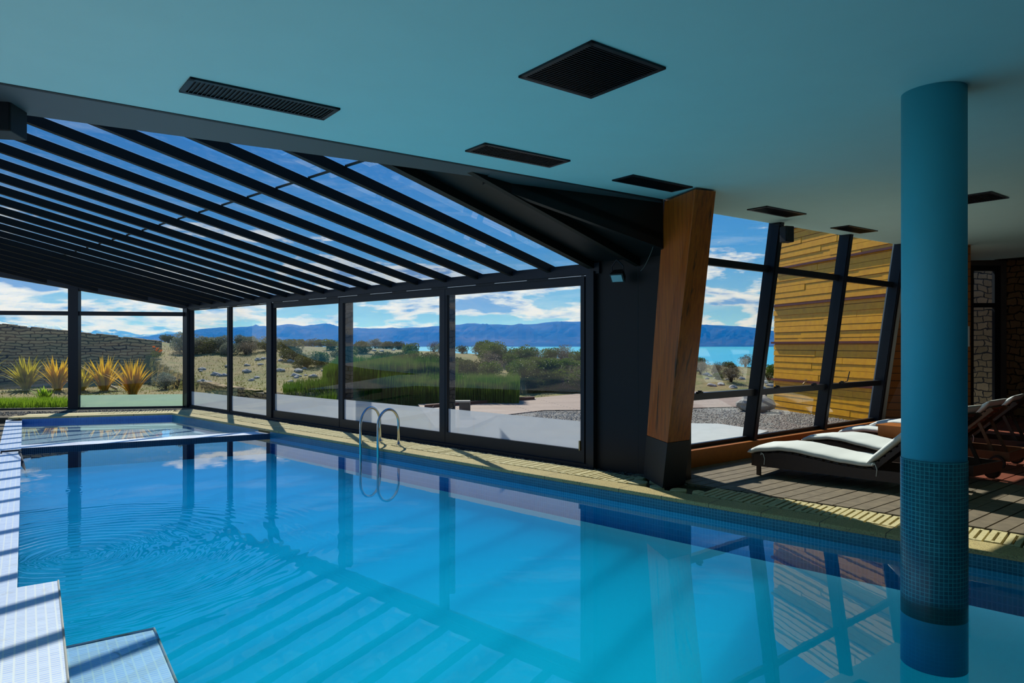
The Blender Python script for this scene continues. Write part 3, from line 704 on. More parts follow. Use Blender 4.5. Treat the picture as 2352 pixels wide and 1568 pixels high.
for i in range(3):
    s0, s1 = ends[i]+.05, ends[i+1]-.05; r = struct(empty('window_%d' % (8+i)))
    b = MB(); sbox(s0, s1, -.05, .0, .33, .385, b); sbox(s0, s1, -.075, .0, .935, 1.02, b); sbox(s0, s1, -.05, .0, 2.555, 2.64, b); b.build('window_frame', M['metal'], r)
    zt = zc(*(B0+BD*(s0+s1)/2))+.02
    for (z0, z1) in ((.385, .935), (1.02, 2.555), (2.64, zt)):
        b = MB(); b.add([SW(s0, z0, -.02), SW(s1, z0, -.02), SW(s1, z1, -.02), SW(s0, z1, -.02)], [(0, 1, 2, 3)]); b.build('window_pane', M['slant_glass'], r)
    for ls in (([.5],[.35, 1.35],[.3])[i]):
        b = MB(); sbox(s0+ls, s0+ls+.09, -.11, -.07, 1.015, 1.04, b); sbox(s0+ls+.02, s0+ls+.05, -.12, -.08, 1.03, 1.055, b)
        if i == 2: b.tube([SW(s0+ls+.08, 1.03, -.1), SW(s0+ls+.16, 1.05, -.12), SW(s0+ls+.17, 1.20, -.13)], .008, 6)
        b.build('window_latch', M['rubber'], r)
b = MB(); sbox(-.75, 5.0, -.17, -.05, .09, .335, b); struct(b.build('baseboard_window', M['orangewood'], bevel=.005))
b = MB(); sbox(-.75, 5.05, -.06, .10, -.1, .33, b); struct(b.build('trim_window_sill_base', M['metal']))
b = MB(); sbox(5.03, 5.22, -.10, .1, .1, zc(6.6, 11.6)+.02, b); struct(b.build('wall_plaster_return', M['plaster']))
# interior board wall, door and stone wall at the back
b = MB(); q0, q1 = SW(5.2, .1, .0), SW(5.2, 3.6, .0); b.hexa([q0, Vector((7.66, 11.40, .1)), Vector((7.70, 11.5, .1)), q0+Vector((.05, .12, 0))], [q1, Vector((7.66, 11.40, 3.6)), Vector((7.70, 11.5, 3.6)), q1+Vector((.05, .12, 0))]); struct(b.build('wall_boards', M['int_boards']))
b = MB(); b.prism([(7.6, 14.0), (9.30, 14.0), (9.30, 14.15), (7.6, 14.15)], .1, 3.6); b.prism([(9.30, 14.0), (10.12, 14.0), (10.12, 14.15), (9.30, 14.15)], 3.24, 3.6); b.prism([(10.02, 13.98), (10.13, 13.98), (10.13, 14.15), (10.02, 14.15)], .1, 3.6)
struct(b.build('wall_plaster_back', M['soffit']))
b = MB(); b.prism([(10.13, 13.95), (16, 13.95), (16, 14.15), (10.13, 14.15)], .1, 3.65); struct(b.build('wall_stone_back', M['drystone_x']))
r = struct(empty('door_1')); b = MB()
for (x0, x1, z0, z1) in ((9.30, 9.47, .1, 3.24), (9.90, 10.02, .1, 3.24), (9.47, 9.90, 3.13, 3.24), (9.47, 9.90, 2.38, 2.47), (9.47, 9.90, .1, .25)): b.box(x0, x1, 14.0, 14.08, z0, z1)
b.build('door_frame', M['metal'], r); b = MB(); b.add([(9.47, 14.04, .25), (9.9, 14.04, .25), (9.9, 14.04, 3.13), (9.47, 14.04, 3.13)], [(0, 1, 2, 3)]); b.build('door_pane', M['glass'], r)
b = MB(); b.box(8, 14, 15.6, 15.9, -.1, 3.9); struct(b.build('wall_stone_outer', M['drystone_x']))
b = MB(); b.box(15.9, 16.1, -6, 14.1, .0, 3.7); struct(b.build('wall_right', M['plaster']))
b = MB(); b.box(-8.2, 16, -6.2, -6.0, -.1, 3.7); struct(b.build('wall_behind', M['plaster']))
b = MB(); b.box(JEND.x-2.5, 16, -6.0, JEND.y+.02, -.2, .12); struct(b.build('floor_behind', M['concrete']))
b = MB(); b.prism([(RFAR.x, JEND.y), (16, JEND.y), (16, 1.2), tuple(RE(21, .27)), tuple(RFAR)], -.2, .1195); struct(b.build('floor_right_side', M['concrete']))

# ================================================================== OUTSIDE
def azpx(x, y): return 1176+1568*x/y
SKYL = [(-2500, 770), (-400, 772), (370, 786), (450, 791), (620, 793), (900, 800), (1000, 806), (1200, 820), (1340, 825), (1500, 832), (1600, 838), (1780, 846), (2352, 852), (4500, 855)]
def lerp_tab(tab, x):
    if x <= tab[0][0]: return tab[0][1]
    for (a, b), (c, d) in zip(tab, tab[1:]):
        if x <= c: return b+(d-b)*(x-a)/(c-a)
    return tab[-1][1]
def sst(t): t = max(0.0, min(1.0, t)); return t*t*(3-2*t)
RT0 = Vector((-5.5, 15.9)); RTD = Vector((-.682, .731)); RTN = Vector((.731, .682))
def h(x, y):
    Y = max(y, 1.0); zcr = 1.6-(lerp_tab(SKYL, azpx(x, Y))-793)*30/1568
    n = mnoise.noise(Vector((x*.35, y*.35, 0)))*.10+mnoise.noise(Vector((x*1.3, y*1.3, 3)))*.035
    sd = RTN.dot(Vector((x, y))-RT0); al = RTD.dot(Vector((x, y))-RT0)
    if y > 30:
        d = y-30; z = zcr-(d*.02+ (d/18.0)**1.6*.9); return max(z, -24)+n*min(1, max(0, 1-d/40))
    Ys = 15.0+6.3*sst((azpx(x, Y)-820)/260); prof = .06+(zcr-.06)*sst((y-Ys)/(30-Ys))**.85
    low = .06+.045*max(0.0, y-16.8)
    k = sst((y-16.3)/2.5)
    if x < 1.0 and sd < 0 and al > -3:
        z = low+(prof-low)*sst((y-23.5)/6)
        return z+n*k*.6
    if al > 0: z = max(prof, (.44+.02*(y-16))*sst(sd/.25)+low*(1-sst(sd/.25)))
    else: z = prof
    return z+n*k
inner = [(-40, 10.9), (-14.8, 15.45), (-7.9, 16.72), (1.98, 7.6), (1.66, 8.15), (6.22, 11.8), (8.2, 15.5), (14, 15.9), (40, 16)]
def r_in(a):
    d = Vector((math.sin(a), math.cos(a))); best = None
    for p, q in zip(inner, inner[1:]):
        p = Vector(p); q = Vector(q); e = q-p; m = d.x*(-e.y)+e.x*d.y
        if abs(m) < 1e-9: continue
        t = (p.x*(-e.y)+e.x*p.y)/m; u = (d.x*p.y-d.y*p.x)/m
        if t > 0 and -1e-6 <= u <= 1+1e-6: best = t if best is None else min(best, t)
    return best
b = MB(); NA, NRr = 420, 130; a0, a1 = math.radians(-66), math.radians(62); prev = None
for i in range(NA+1):
    a = a0+(a1-a0)*i/NA; ri = r_in(a)
    if ri is None: ri = prev
    prev = ri
    for j in range(NRr+1):
        u = j/NRr; r = ri+ (30-ri)*min(1, u/.72)**1.15 if u <= .72 else 30+ (900-30)*((u-.72)/.28)**2.6
        x, y = r*math.sin(a), r*math.cos(a); z = h(x, y)
        if j == 0: z = min(z, .07)
        b.v.append((x, y, z))
for i in range(NA):
    for j in range(NRr):
        k = i*(NRr+1)+j; b.f.append((k, k+NRr+1, k+NRr+2, k+1)); b.m.append(0)
o = b.build('ground_hillside', M['ground'], smooth=True); struct(o)
# lake
m, nt, out = new_mat('glacial_lake'); P = pos(nt)
c = mix_c(nt, noise(nt, vscale(nt, P, (.001, .004, 1)), 1.0, 4), (.02, .40, .56), (.06, .50, .62)); principled(nt, out, c, .35, 0, None, spec=.3); M['lake'] = m
b = MB(); b.add([(-16000, 150, -20), (16000, 150, -20), (16000, 14000, -20), (-16000, 14000, -20)], [(0, 1, 2, 3)]); tag(b.build('lake', M['lake']), 'turquoise lake stretching to the foot of the far mountains', 'lake', kind='stuff')
# mountains
MT = [(-2500, 690), (-600, 730), (0, 745), (180, 768), (300, 775), (430, 764), (455, 757), (500, 752), (545, 750), (600, 748), (640, 747), (665, 744), (700, 748), (730, 745), (748, 742), (775, 748), (800, 752), (850, 754), (900, 753), (960, 751), (1010, 748), (1045, 746), (1075, 742), (1110, 745), (1150, 746), (1200, 746), (1245, 741), (1290, 739), (1340, 738), (1500, 741), (1600, 745), (1650, 747), (1700, 749), (1740, 754), (1780, 759), (2000, 762), (3000, 750), (4800, 740)]
def mountain(name, tab, Y0, depth, z0, mat, x0, x1, step, rough, seed, nr=30):
    b = MB(); xs = []; x = x0
    while x <= x1: xs.append(x); x += step
    for px in xs:
        cy_ = lerp_tab(tab, px); cy_ += mnoise.noise(Vector((px*.03, seed, 0)))*rough+mnoise.noise(Vector((px*.12, seed, 5)))*rough*.5
        for j in range(nr+1):
            u = j/nr; Y = Y0+depth*u; zt = 1.6-(cy_-793)*(Y0+depth)/1568
            z = z0+(zt-z0)*(u**.8)
            rid = abs(mnoise.noise(Vector((px*.022+u*.8, u*2.2, seed))))+.5*abs(mnoise.noise(Vector((px*.07, u*5, seed+3))))
            z += (rid-.3)*(zt-z0)*.55*math.sin(PI*u)
            X = (px-1176)*Y/1568; b.v.append((X, Y, z))
        b.v.append(((px-1176)*(Y0+depth*1.3)/1568, Y0+depth*1.3, z0))
    n = nr+2
    for i in range(len(xs)-1):
        for j in range(n-1):
            k = i*n+j; b.f.append((k, k+n, k+n+1, k+1)); b.m.append(0)
    return b.build(name, mat)
m, nt, out = new_mat('haze_blue_rock'); P = pos(nt)
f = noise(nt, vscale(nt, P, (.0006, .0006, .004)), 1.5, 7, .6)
c = ramp(nt, f, [(.3, (.010, .022, .06)), (.5, (.04, .05, .09)), (.7, (.13, .10, .12))]); principled(nt, out, c, .9, 0, None, spec=0); M['mount'] = m  # rock tones carry some of the blue distance haze in their colour
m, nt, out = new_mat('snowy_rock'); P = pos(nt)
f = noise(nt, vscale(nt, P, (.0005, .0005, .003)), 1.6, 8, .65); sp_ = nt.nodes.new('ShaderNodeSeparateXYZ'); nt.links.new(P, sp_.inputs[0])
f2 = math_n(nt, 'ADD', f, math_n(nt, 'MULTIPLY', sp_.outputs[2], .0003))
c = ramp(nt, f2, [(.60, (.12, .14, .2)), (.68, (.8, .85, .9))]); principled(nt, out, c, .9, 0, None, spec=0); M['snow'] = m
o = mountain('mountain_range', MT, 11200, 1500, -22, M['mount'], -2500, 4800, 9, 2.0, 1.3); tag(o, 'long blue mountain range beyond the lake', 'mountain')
MT2 = [(-1500, 700), (0, 740), (150, 750), (180, 753), (205, 758), (240, 761), (262, 755), (300, 764), (330, 768), (360, 765), (376, 756), (398, 764), (430, 762), (460, 758), (480, 752), (500, 756), (560, 765), (800, 780)]
o = mountain('snowy_peaks', MT2, 19000, 3000, -22, M['snow'], -1500, 800, 6, 3.5, 4.7); tag(o, 'jagged distant peaks with snow patches seen over the big stone wall', 'mountain')
# haze over the lake and the far shore
m, nt, out = new_mat('distance_haze'); vs = N(nt, 'VolumeScatter'); vs.inputs['Color'].default_value = (.01, .24, 1.0, 1); vs.inputs['Density'].default_value = .00010; vs.inputs['Anisotropy'].default_value = .3
L(nt, vs, 0, out, 'Volume'); M['haze'] = m
b = MB().box(-17000, 17000, 2500, 24000, -19.5, 700); o = tag(b.build('distance_haze', M['haze']), 'blue haze hanging over the lake and the far mountains', 'haze', kind='stuff')

# ground surfaces near the building
gp = ground_pt
def gpoly(pts, z): return [tuple(gp(x, y, z)[:2]) for x, y in pts]
b = MB(); b.prism(gpoly([(960, 930), (1190, 919), (1345, 904), (1600, 900), (1760, 905), (1740, 935), (1400, 943), (1250, 944), (1140, 957), (1075, 985), (1000, 985)], .10), -.05, .125); struct(b.build('floor_outdoor_deck', M['decking_out']))
b = MB(); b.prism(gpoly([(1140, 957), (1250, 944), (1400, 943), (1740, 935), (1800, 936)], .10)+[(7.3, 14.0), (6.15, 11.85), (1.7, 8.25), (1.95, 7.65), tuple(W(-2.2, .12))], -.05, .105)
struct(b.build('ground_gravel', M['gravel']))
rnd = random.Random(21); b = MB()
gravA = [tuple(p) for p in (W(-2, .2), W(1, .3))]
for i in range(5200):
    if i < 2600: px = rnd.uniform(1150, 1345); py = rnd.uniform(946 if px > 1230 else 957, 1010); 
    else: px = rnd.uniform(1585, 1990); py = rnd.uniform(912 if px < 1780 else 945+(px-1780)*.08, 985)
    p = gp(px, py, .10); 
    if p.y < 8.9: continue
    pebble(b, p.x, p.y, .11, rnd.uniform(.012, .03))
tag(b.build('gravel_stones', simple('mixed_gravel_stones', (.34, .30, .24), .85, 0, .6, 6, .2, coords='pos')), 'loose gravel spread between the outdoor boards and the glass walls', 'gravel', kind='stuff')
b = MB(); b.prism(gpoly([(1560, 973), (1650, 974), (1765, 991), (1730, 1003), (1590, 1030), (1540, 1035)], .12), -.05, .135); tag(b.build('paving_slab', M['concrete'], bevel=.005), 'pale smooth concrete slab just outside the leaning window', 'slab')

# golden board wall of the neighbouring wing
EW0 = Vector((6.20, 16.1)); EWD = Vector((.21, -.9777)); EWN = Vector((-.9777, -.21))
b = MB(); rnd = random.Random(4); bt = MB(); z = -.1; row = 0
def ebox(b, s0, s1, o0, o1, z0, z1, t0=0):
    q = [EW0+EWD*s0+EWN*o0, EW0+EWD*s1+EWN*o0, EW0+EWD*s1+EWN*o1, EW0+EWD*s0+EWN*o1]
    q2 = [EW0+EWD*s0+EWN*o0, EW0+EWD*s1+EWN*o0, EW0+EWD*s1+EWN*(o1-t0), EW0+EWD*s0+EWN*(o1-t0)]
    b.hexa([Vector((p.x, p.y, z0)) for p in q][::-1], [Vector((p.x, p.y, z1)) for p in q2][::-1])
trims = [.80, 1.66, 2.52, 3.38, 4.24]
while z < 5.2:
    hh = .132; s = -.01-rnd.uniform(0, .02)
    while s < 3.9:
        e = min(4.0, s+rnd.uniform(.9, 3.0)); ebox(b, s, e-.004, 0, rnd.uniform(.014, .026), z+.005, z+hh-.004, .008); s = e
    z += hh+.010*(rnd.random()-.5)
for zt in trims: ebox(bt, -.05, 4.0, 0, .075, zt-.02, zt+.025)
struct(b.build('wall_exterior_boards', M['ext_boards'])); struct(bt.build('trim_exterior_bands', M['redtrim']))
b = MB(); ebox(b, 0, 4.0, -.3, 0, -.2, 5.3); struct(b.build('wall_exterior_core', M['brownwood']))
# garden tap on the board wall
p = EW0+EWD*1.30+EWN*.03; t = thing('garden_tap', 'small brass garden tap on the golden board wall outside', 'tap', (p.x, p.y, .80), math.atan2(EWN.y, EWN.x))
b = MB(); b.tube([(0, 0, 0), (.10, 0, 0), (.13, 0, -.03), (.13, 0, -.09)], .014, 8); b.build('spout', M['brass'], t); b = MB(); b.tube([(.07, 0, 0), (.07, 0, .06)], .008, 6); b.tube([(.07, -.04, .06), (.07, .04, .06)], .008, 6); b.build('handle', M['brass'], t)

# stone walls outside
def long_wall(name, p, q, th, zb0, zb1, zt0, zt1, mat, label, cat):
    b = MB(); p = Vector(p); q = Vector(q); d = (q-p).normalized(); n = Vector((-d.y, d.x))*th; L_ = (q-p).length; k = max(2, int(L_/.28)); rnd = random.Random(2)
    for i in range(k):
        a = p+d*L_*i/k; c = p+d*L_*(i+1)/k; u0, u1 = i/k, (i+1)/k; j = rnd.uniform(-.025, .03)
        b.hexa([Vector((*v, zb0+(zb1-zb0)*u)) for v, u in ((a, u0), (c, u1), (c+n, u1), (a+n, u0))], [Vector((*v, zt0+(zt1-zt0)*u+j)) for v, u in ((a, u0), (c, u1), (c+n, u1), (a+n, u0))])
    return tag(b.build(name, mat), label, cat)
long_wall('dry_stone_wall', (-26.0, 20.5), (-12.42, 24.0), .45, .1, .3, 3.35, 1.76, M['drystone'], 'tall dry stone wall sloping down behind the flax plants', 'wall')
long_wall('low_stone_wall', tuple(RT0+RTD*.1), tuple(RT0+RTD*10.5), -.22, .0, .15, .45, .64, M['drystone'], 'low stone retaining wall running along the foot of the hill', 'wall')
# pillars and light block outside the large panes
for (px, Y, wd, lab) in ((798, 13.0, .15, 'rough dark stone pillar outside the second large pane'), (1038, 11.6, .10, 'rough dark stone pillar outside the third large pane')):
    x = (px-1176)*Y/1568; b = MB(); b.box(x-wd/2, x+wd/2, Y, Y+wd, .05, 2.62); tag(b.build('stone_pillar', M['pillar_stone'], bevel=.006), lab, 'pillar')
p = gp(1068, 960, .12); t = thing('garden_light_block', 'low block shaped garden light with a bright top beside the stone pillar', 'light', (p.x, p.y+.1, .125))
b = MB(); b.box(-.12, .10, -.1, .1, 0, .31); b.build('base', simple('brown_grey_block', (.13, .115, .09), .8), t, bevel=.004); b = MB(); b.box(-.22, .10, -.11, .11, .31, .345); b.build('top', M['whitebox'], t, bevel=.004)
b = MB(); p0, p1, p2 = gp(975, 938, .12), gp(1195, 920, .12), gp(1228, 918, .12)
b.prism([(p0.x, p0.y), (p1.x, p1.y), (p2.x, p2.y), (p2.x, p2.y+.25), (p1.x, p1.y+.25), (p0.x, p0.y+.25)], .0, .20); tag(b.build('planter_edge', M['rust']), 'long rusty steel planter edge in front of the reeds', 'planter edge')

# ---------------------------------------------------------------- plants
def leaves_mb(n, fn, seed, lw, ll):
    rnd = random.Random(seed); b = MB()
    for i in range(n):
        c, up_ = fn(rnd); d = Vector((rnd.gauss(0, 1), rnd.gauss(0, 1), rnd.gauss(.3, 1)))+up_*1.2; d.normalize(); s = d.cross(Vector((rnd.gauss(0, 1), rnd.gauss(0, 1), rnd.gauss(0, 1)))).normalized()
        l = ll*rnd.uniform(.6, 1.3); w_ = lw*rnd.uniform(.6, 1.3)
        b.add([c-s*w_*.3, c+d*l*.5-s*w_, c+d*l, c+d*l*.5+s*w_], [(0, 1, 2, 3)])
    return b
def shrub_proto(kind, seed, n=2600):
    """a bush about 1 m wide and .8 m tall, built of a few leafy lobes on branching stems"""
    rnd = random.Random(seed); lobes = []
    for i in range(9 if kind != 'airy' else 12):
        a = rnd.uniform(0, 2*PI); r = rnd.uniform(.05, .34); lobes.append((Vector((math.cos(a)*r, math.sin(a)*r, rnd.uniform(.13, .52))), rnd.uniform(.16, .27)))
    def fn(r):
        c, R_ = r.choice(lobes); v = Vector((r.gauss(0, 1), r.gauss(0, 1), r.gauss(0, 1))).normalized(); k = r.uniform(.55, 1.0)**.5
        q = c+Vector((v.x*R_, v.y*R_, v.z*R_*.85))*k; q.z = max(q.z, .02); return q, v
    b = leaves_mb(n, fn, seed+1, .016 if kind != 'airy' else .008, .055 if kind != 'airy' else .075)
    root = empty('shrub'); b.build('foliage', M[{'green': 'leaf_green', 'olive': 'leaf_olive', 'grey': 'leaf_grey', 'airy': 'leaf_dry'}[kind]], root)
    s = MB()
    for c, R_ in lobes:
        m_ = Vector((c.x*.3, c.y*.3, c.z*.45)); s.tube([(0, 0, -.1), tuple(m_), tuple(c)], [.018, .012, .005], 5)
    s.build('stem', M['stem'], root); return root
protos = [shrub_proto('green', 1), shrub_proto('olive', 2), shrub_proto('grey', 3), shrub_proto('airy', 4, 1800), shrub_proto('green', 5), shrub_proto('olive', 6)]
used = [False]*len(protos)
def place(protos_, used_, idx, x, y, sc, rz, label, cat, group, zoff=0):
    o = protos_[idx]
    if used_[idx]: o = dup(o)
    used_[idx] = True
    o.location = (x, y, h(x, y)+zoff); o.rotation_euler = (0, 0, rz); o.scale = sc if isinstance(sc, tuple) else (sc,)*3
    tag(o, label, cat, group); return o
rnd = random.Random(17)
kindname = ['round green', 'olive brown', 'silvery grey', 'dry twiggy', 'bushy green', 'brownish green']
zones = [  # name, x range, Y range, count, kinds, size, group
 ('along the hill crest', 370, 1350, 28.5, 31, 34, (1, 2, 3, 5, 1), (.45, .85), 'shrubs along the hill crest'),
 ('above the low wall', 375, 625, 24.3, 28, 18, (2, 3, 1, 2), (.6, 1.05), 'shrubs above the low wall'),
 ('on the stony slope', 640, 1000, 22.5, 28, 18, (1, 5, 0, 1, 5), (.55, 1.0), 'shrubs on the stony slope'),
 ('in the thicket behind the reeds', 850, 1130, 21.0, 25, 20, (1, 5, 0, 4), (.7, 1.05), 'shrubs behind the reeds'),
 ('in the thicket behind the boards', 1120, 1420, 21.6, 29, 64, (0, 4, 1, 0, 4, 3), (.8, 1.25), 'thicket behind the outdoor boards'),
 ('on the bank beside the boards', 1190, 1450, 21.3, 22.8, 20, (0, 4, 3, 0), (.8, 1.2), 'shrubs beside the outdoor boards'),
 ('on the rough bank above the lake', 1590, 1790, 24, 30, 12, (2, 0, 3, 1), (.45, .9), 'shrubs on the bank above the lake'),
]
for (nm, x0, x1, y0, y1, n, kinds, (s0, s1), grp) in zones:
    pts = sorted([(rnd.uniform(x0, x1), rnd.uniform(y0, y1)) for _ in range(n)])
    cnt = {}
    items = [(px, Y, rnd.choice(kinds)) for px, Y in pts]
    for (px, Y, k) in items:
        kn = kindname[k]; i = cnt.get(kn, 0); cnt[kn] = i+1
        x = (px-1176)*Y/1568; s = rnd.uniform(s0, s1)
        place(protos, used, k, x, Y, (s, s, s*rnd.uniform(.75, 1.05)), rnd.uniform(0, 6), '%s shrub %s, %s from left of its kind' % (kn, nm, ordi(i)), 'shrub', grp, -.06*s)
place(protos, used, 2, -10.6, 20.9, .75, 1.0, 'silvery grey shrub standing in front of the low stone wall', 'shrub', None)
place(protos, used, 2, -12.0, 25.0, 1.1, 2.0, 'large silvery grey shrub beside the end of the tall stone wall', 'shrub', None)
# rocks
def rock_proto(seed):
    import bmesh
    bm = bmesh.new(); bmesh.ops.create_icosphere(bm, subdivisions=3, radius=1)
    for v in bm.verts:
        n = mnoise.noise(v.co*1.1+Vector((seed*7, 0, 0))); n2 = mnoise.noise(v.co*3+Vector((0, seed*5, 0)))
        v.co *= 1+.32*n+.09*n2; v.co.z *= .62
    me = bpy.data.meshes.new('rock'); bm.to_mesh(me); bm.free(); me.materials.append(M['rock'])
    o = bpy.data.objects.new('rock', me); COL.objects.link(o); return o
rp = [rock_proto(i+1) for i in range(4)]; ru = [False]*4
rz_ = [('above the low wall', 455, 620, 18.5, 24, 18, (.06, .14), 'rocks above the low wall'), ('seen through the first large pane', 640, 785, 16.8, 25, 30, (.05, .14), 'rocks on the bare slope'),
       ('seen through the second large pane', 812, 1000, 22, 28, 14, (.06, .13), 'rocks behind the reeds'), ('on the rough bank above the lake', 1600, 1778, 18, 29, 30, (.06, .15), 'rocks on the bank above the lake')]
for (nm, x0, x1, y0, y1, n, (s0, s1), grp) in rz_:
    pts = sorted([(rnd.uniform(x0, x1), rnd.uniform(y0, y1)) for _ in range(n)])
    for i, (px, Y) in enumerate(pts):
        k = rnd.randrange(4); s = rnd.uniform(s0, s1); x = (px-1176)*Y/1568
        place(rp, ru, k, x, Y, (s*rnd.uniform(.9, 1.4), s, s), rnd.uniform(0, 6), '%s grey rock from the left %s' % (ordi(i), nm), 'rock', grp, .1*s)
o = dup(rp[0]); p = gp(1733, 945, .1); o.location = (p.x, p.y, .30); o.scale = (.40, .30, .38); tag(o, 'large rounded boulder lying on the gravel outside the leaning window', 'boulder'); o.name = 'boulder'
if 'group' in o: del o['group']
# reeds, grass: nobody could count them
def blades(name, n, fn, hgt, wd, mat, seed, lean=.06):
    rnd = random.Random(seed); b = MB()
    for i in range(n):
        x, y, hh = fn(rnd); z = h(x, y); a = rnd.uniform(0, PI); H_ = hgt*hh*rnd.uniform(.75, 1.1); dx, dy = rnd.gauss(0, lean)*H_, rnd.gauss(0, lean)*H_; w_ = wd*rnd.uniform(.6, 1.2)
        c, s_ = math.cos(a)*w_, math.sin(a)*w_
        b.add([(x-c, y-s_, z-.03), (x+c, y+s_, z-.03), (x+dx*.5+c*.8, y+dy*.5+s_*.8, z+H_*.6), (x+dx, y+dy, z+H_), (x+dx*.5-c*.8, y+dy*.5-s_*.8, z+H_*.6)], [(0, 1, 2, 3, 4)])
    return b.build(name, mat)
def reed_fn(r):
    px = r.uniform(742, 1192); Y = r.uniform(17.4, 19.6); return (px-1176)*Y/1568, Y, min(1, .62+(px-742)/90) 
o = blades('reed_bed', 13000, reed_fn, .78, .010, M['reed'], 3, .03); tag(o, 'dense bed of upright dark green horsetail reeds outside the sliding panes', 'reeds', kind='stuff')
def reed2(r):
    px = r.uniform(650, 770); Y = r.uniform(15.8, 17.6); return (px-1176)*Y/1568, Y, .5+(px-650)/240
o = blades('young_reeds', 1500, reed2, .42, .009, M['reed'], 5, .08); tag(o, 'low young reeds left of the dense reed bed', 'reeds', kind='stuff')
def grass_fn(r):
    s = r.uniform(-.2, 7.2); p = RWp(s, r.uniform(.12, 1.0)**1.0); return p.x, p.y, (1.0 if s > 2.4 else .45)
o = blades('garden_grass', 9000, grass_fn, .30, .007, M['grass'], 6, .2); tag(o, 'bright green grass growing along the outside of the rear glass wall', 'grass', kind='stuff')
def grass2(r):
    px = r.uniform(-150, 760); Y = r.uniform(17, 27); return (px-1176)*Y/1568, Y, r.uniform(.3, 1)
o = blades('hill_grass', 6000, grass2, .065, .012, leaf_mat('dry_grass', (.16, .16, .03), (.30, .28, .07)), 8, .4); tag(o, 'sparse dry grass tufts scattered over the garden and hillside', 'grass', kind='stuff')
# flax plants
def flax_proto(seed, n, mat, L0=1.05):
    rnd = random.Random(seed); b = MB()
    for i in range(n):
        a = rnd.uniform(0, 2*PI); sp = rnd.uniform(.12, .62)*(.4+.6*rnd.random()); Ln = L0*rnd.uniform(.65, 1.1); wd = rnd.uniform(.024, .042); dr = Vector((math.cos(a), math.sin(a), 0)); sd_ = Vector((-dr.y, dr.x, 0)); st = dr*rnd.uniform(0, .10)
        rows = []
        for j in range(6):
            u = j/5; ang = sp*(1+u*.9); p = st+dr*Ln*u*math.sin(ang)+Vector((0, 0, Ln*u*math.cos(ang*.9))); w_ = wd*(1-u**2.2)*(.6+.8*min(1, u*2.5)); rows.append((p-sd_*w_, p-dr*w_*.35, p+sd_*w_))
        vs = [q for r_ in rows for q in r_]; fs = []
        for j in range(5):
            for k in range(2): c_ = j*3+k; fs.append((c_, c_+1, c_+4, c_+3))
        b.add(vs, fs)
    return b.build('flax_plant', mat)
fp = [flax_proto(31, 80, M['flax']), flax_proto(32, 90, M['flax_g']), flax_proto(33, 75, M['flax'])]; fu = [False]*3
for (px, py, k, s, lab) in ((-55, 885, 1, 1.25, 'tallest flax plant, cut off by the left edge of the photo'), (60, 872, 1, 1.0, 'green and gold flax plant in front of the tall stone wall, second from the left'), (132, 868, 0, 1.0, 'golden flax plant immediately left of the lone rear post'),
                       (188, 862, 1, .8, 'small green flax plant half hidden behind the lone rear post'), (240, 876, 2, 1.05, 'wide golden flax plant just right of the lone rear post'), (305, 899, 0, .98, 'golden flax plant nearest the far corner of the garden')):
    Y = 19.0 if py > 890 else 21.0; s *= .98; x = (px-1176)*Y/1568
    place(fp, fu, k, x, Y, s, px*.7, lab, 'plant', 'flax plants in the garden')
fg = flax_proto(35, 40, M['grass'], .42); fg.name = 'green_tuft'; x = (103-1176)*18.3/1568; fg.location = (x, 18.3, h(x, 18.3)); tag(fg, 'small bright green leafy tuft in the lawn left of the lone rear post', 'plant')
t = thing('poppy_plant', 'orange flowering poppy plant at the end of the tall stone wall', 'plant', (-12.2, 23.4, h(-12.2, 23.4)))
b = leaves_mb(260, lambda r: (Vector((r.gauss(0, .12), r.gauss(0, .1), abs(r.gauss(.1, .1)))), Vector((0, 0, 1))), 3, .012, .06); b.build('foliage', M['leaf_green'], t)
for (dx, dz_) in ((-.08, .34), (.02, .22), (.12, .18), (.05, .28), (.17, .21)):
    b = MB(); b.sweep([[(dx+math.cos(k)*r, math.sin(k)*r, dz_+z) for k in [2*PI*i/8 for i in range(8)]] for r, z in ((.012, 0), (.045, .03), (.055, .065), (.02, .05))]); b.build('flower', M['poppy'], t)
b = MB(); pa, pb, pc = gp(10, 903, .12), gp(222, 891, .12), gp(268, 903, .12)
for p_, q_ in ((pa, pb), (pb, pc)):
    z0 = h(p_.x, p_.y)+.03; z1 = h(q_.x, q_.y)+.03; b.hexa([Vector((p_.x, p_.y, z0-.08)), Vector((q_.x, q_.y, z1-.08)), Vector((q_.x, q_.y+.04, z1-.08)), Vector((p_.x, p_.y+.04, z0-.08))], [Vector((p_.x, p_.y, z0+.03)), Vector((q_.x, q_.y, z1+.03)), Vector((q_.x, q_.y+.04, z1+.03)), Vector((p_.x, p_.y+.04, z0+.03))])
tag(b.build('lawn_edging', M['whitebox']), 'thin pale edging board laid across the lawn outside', 'edging')

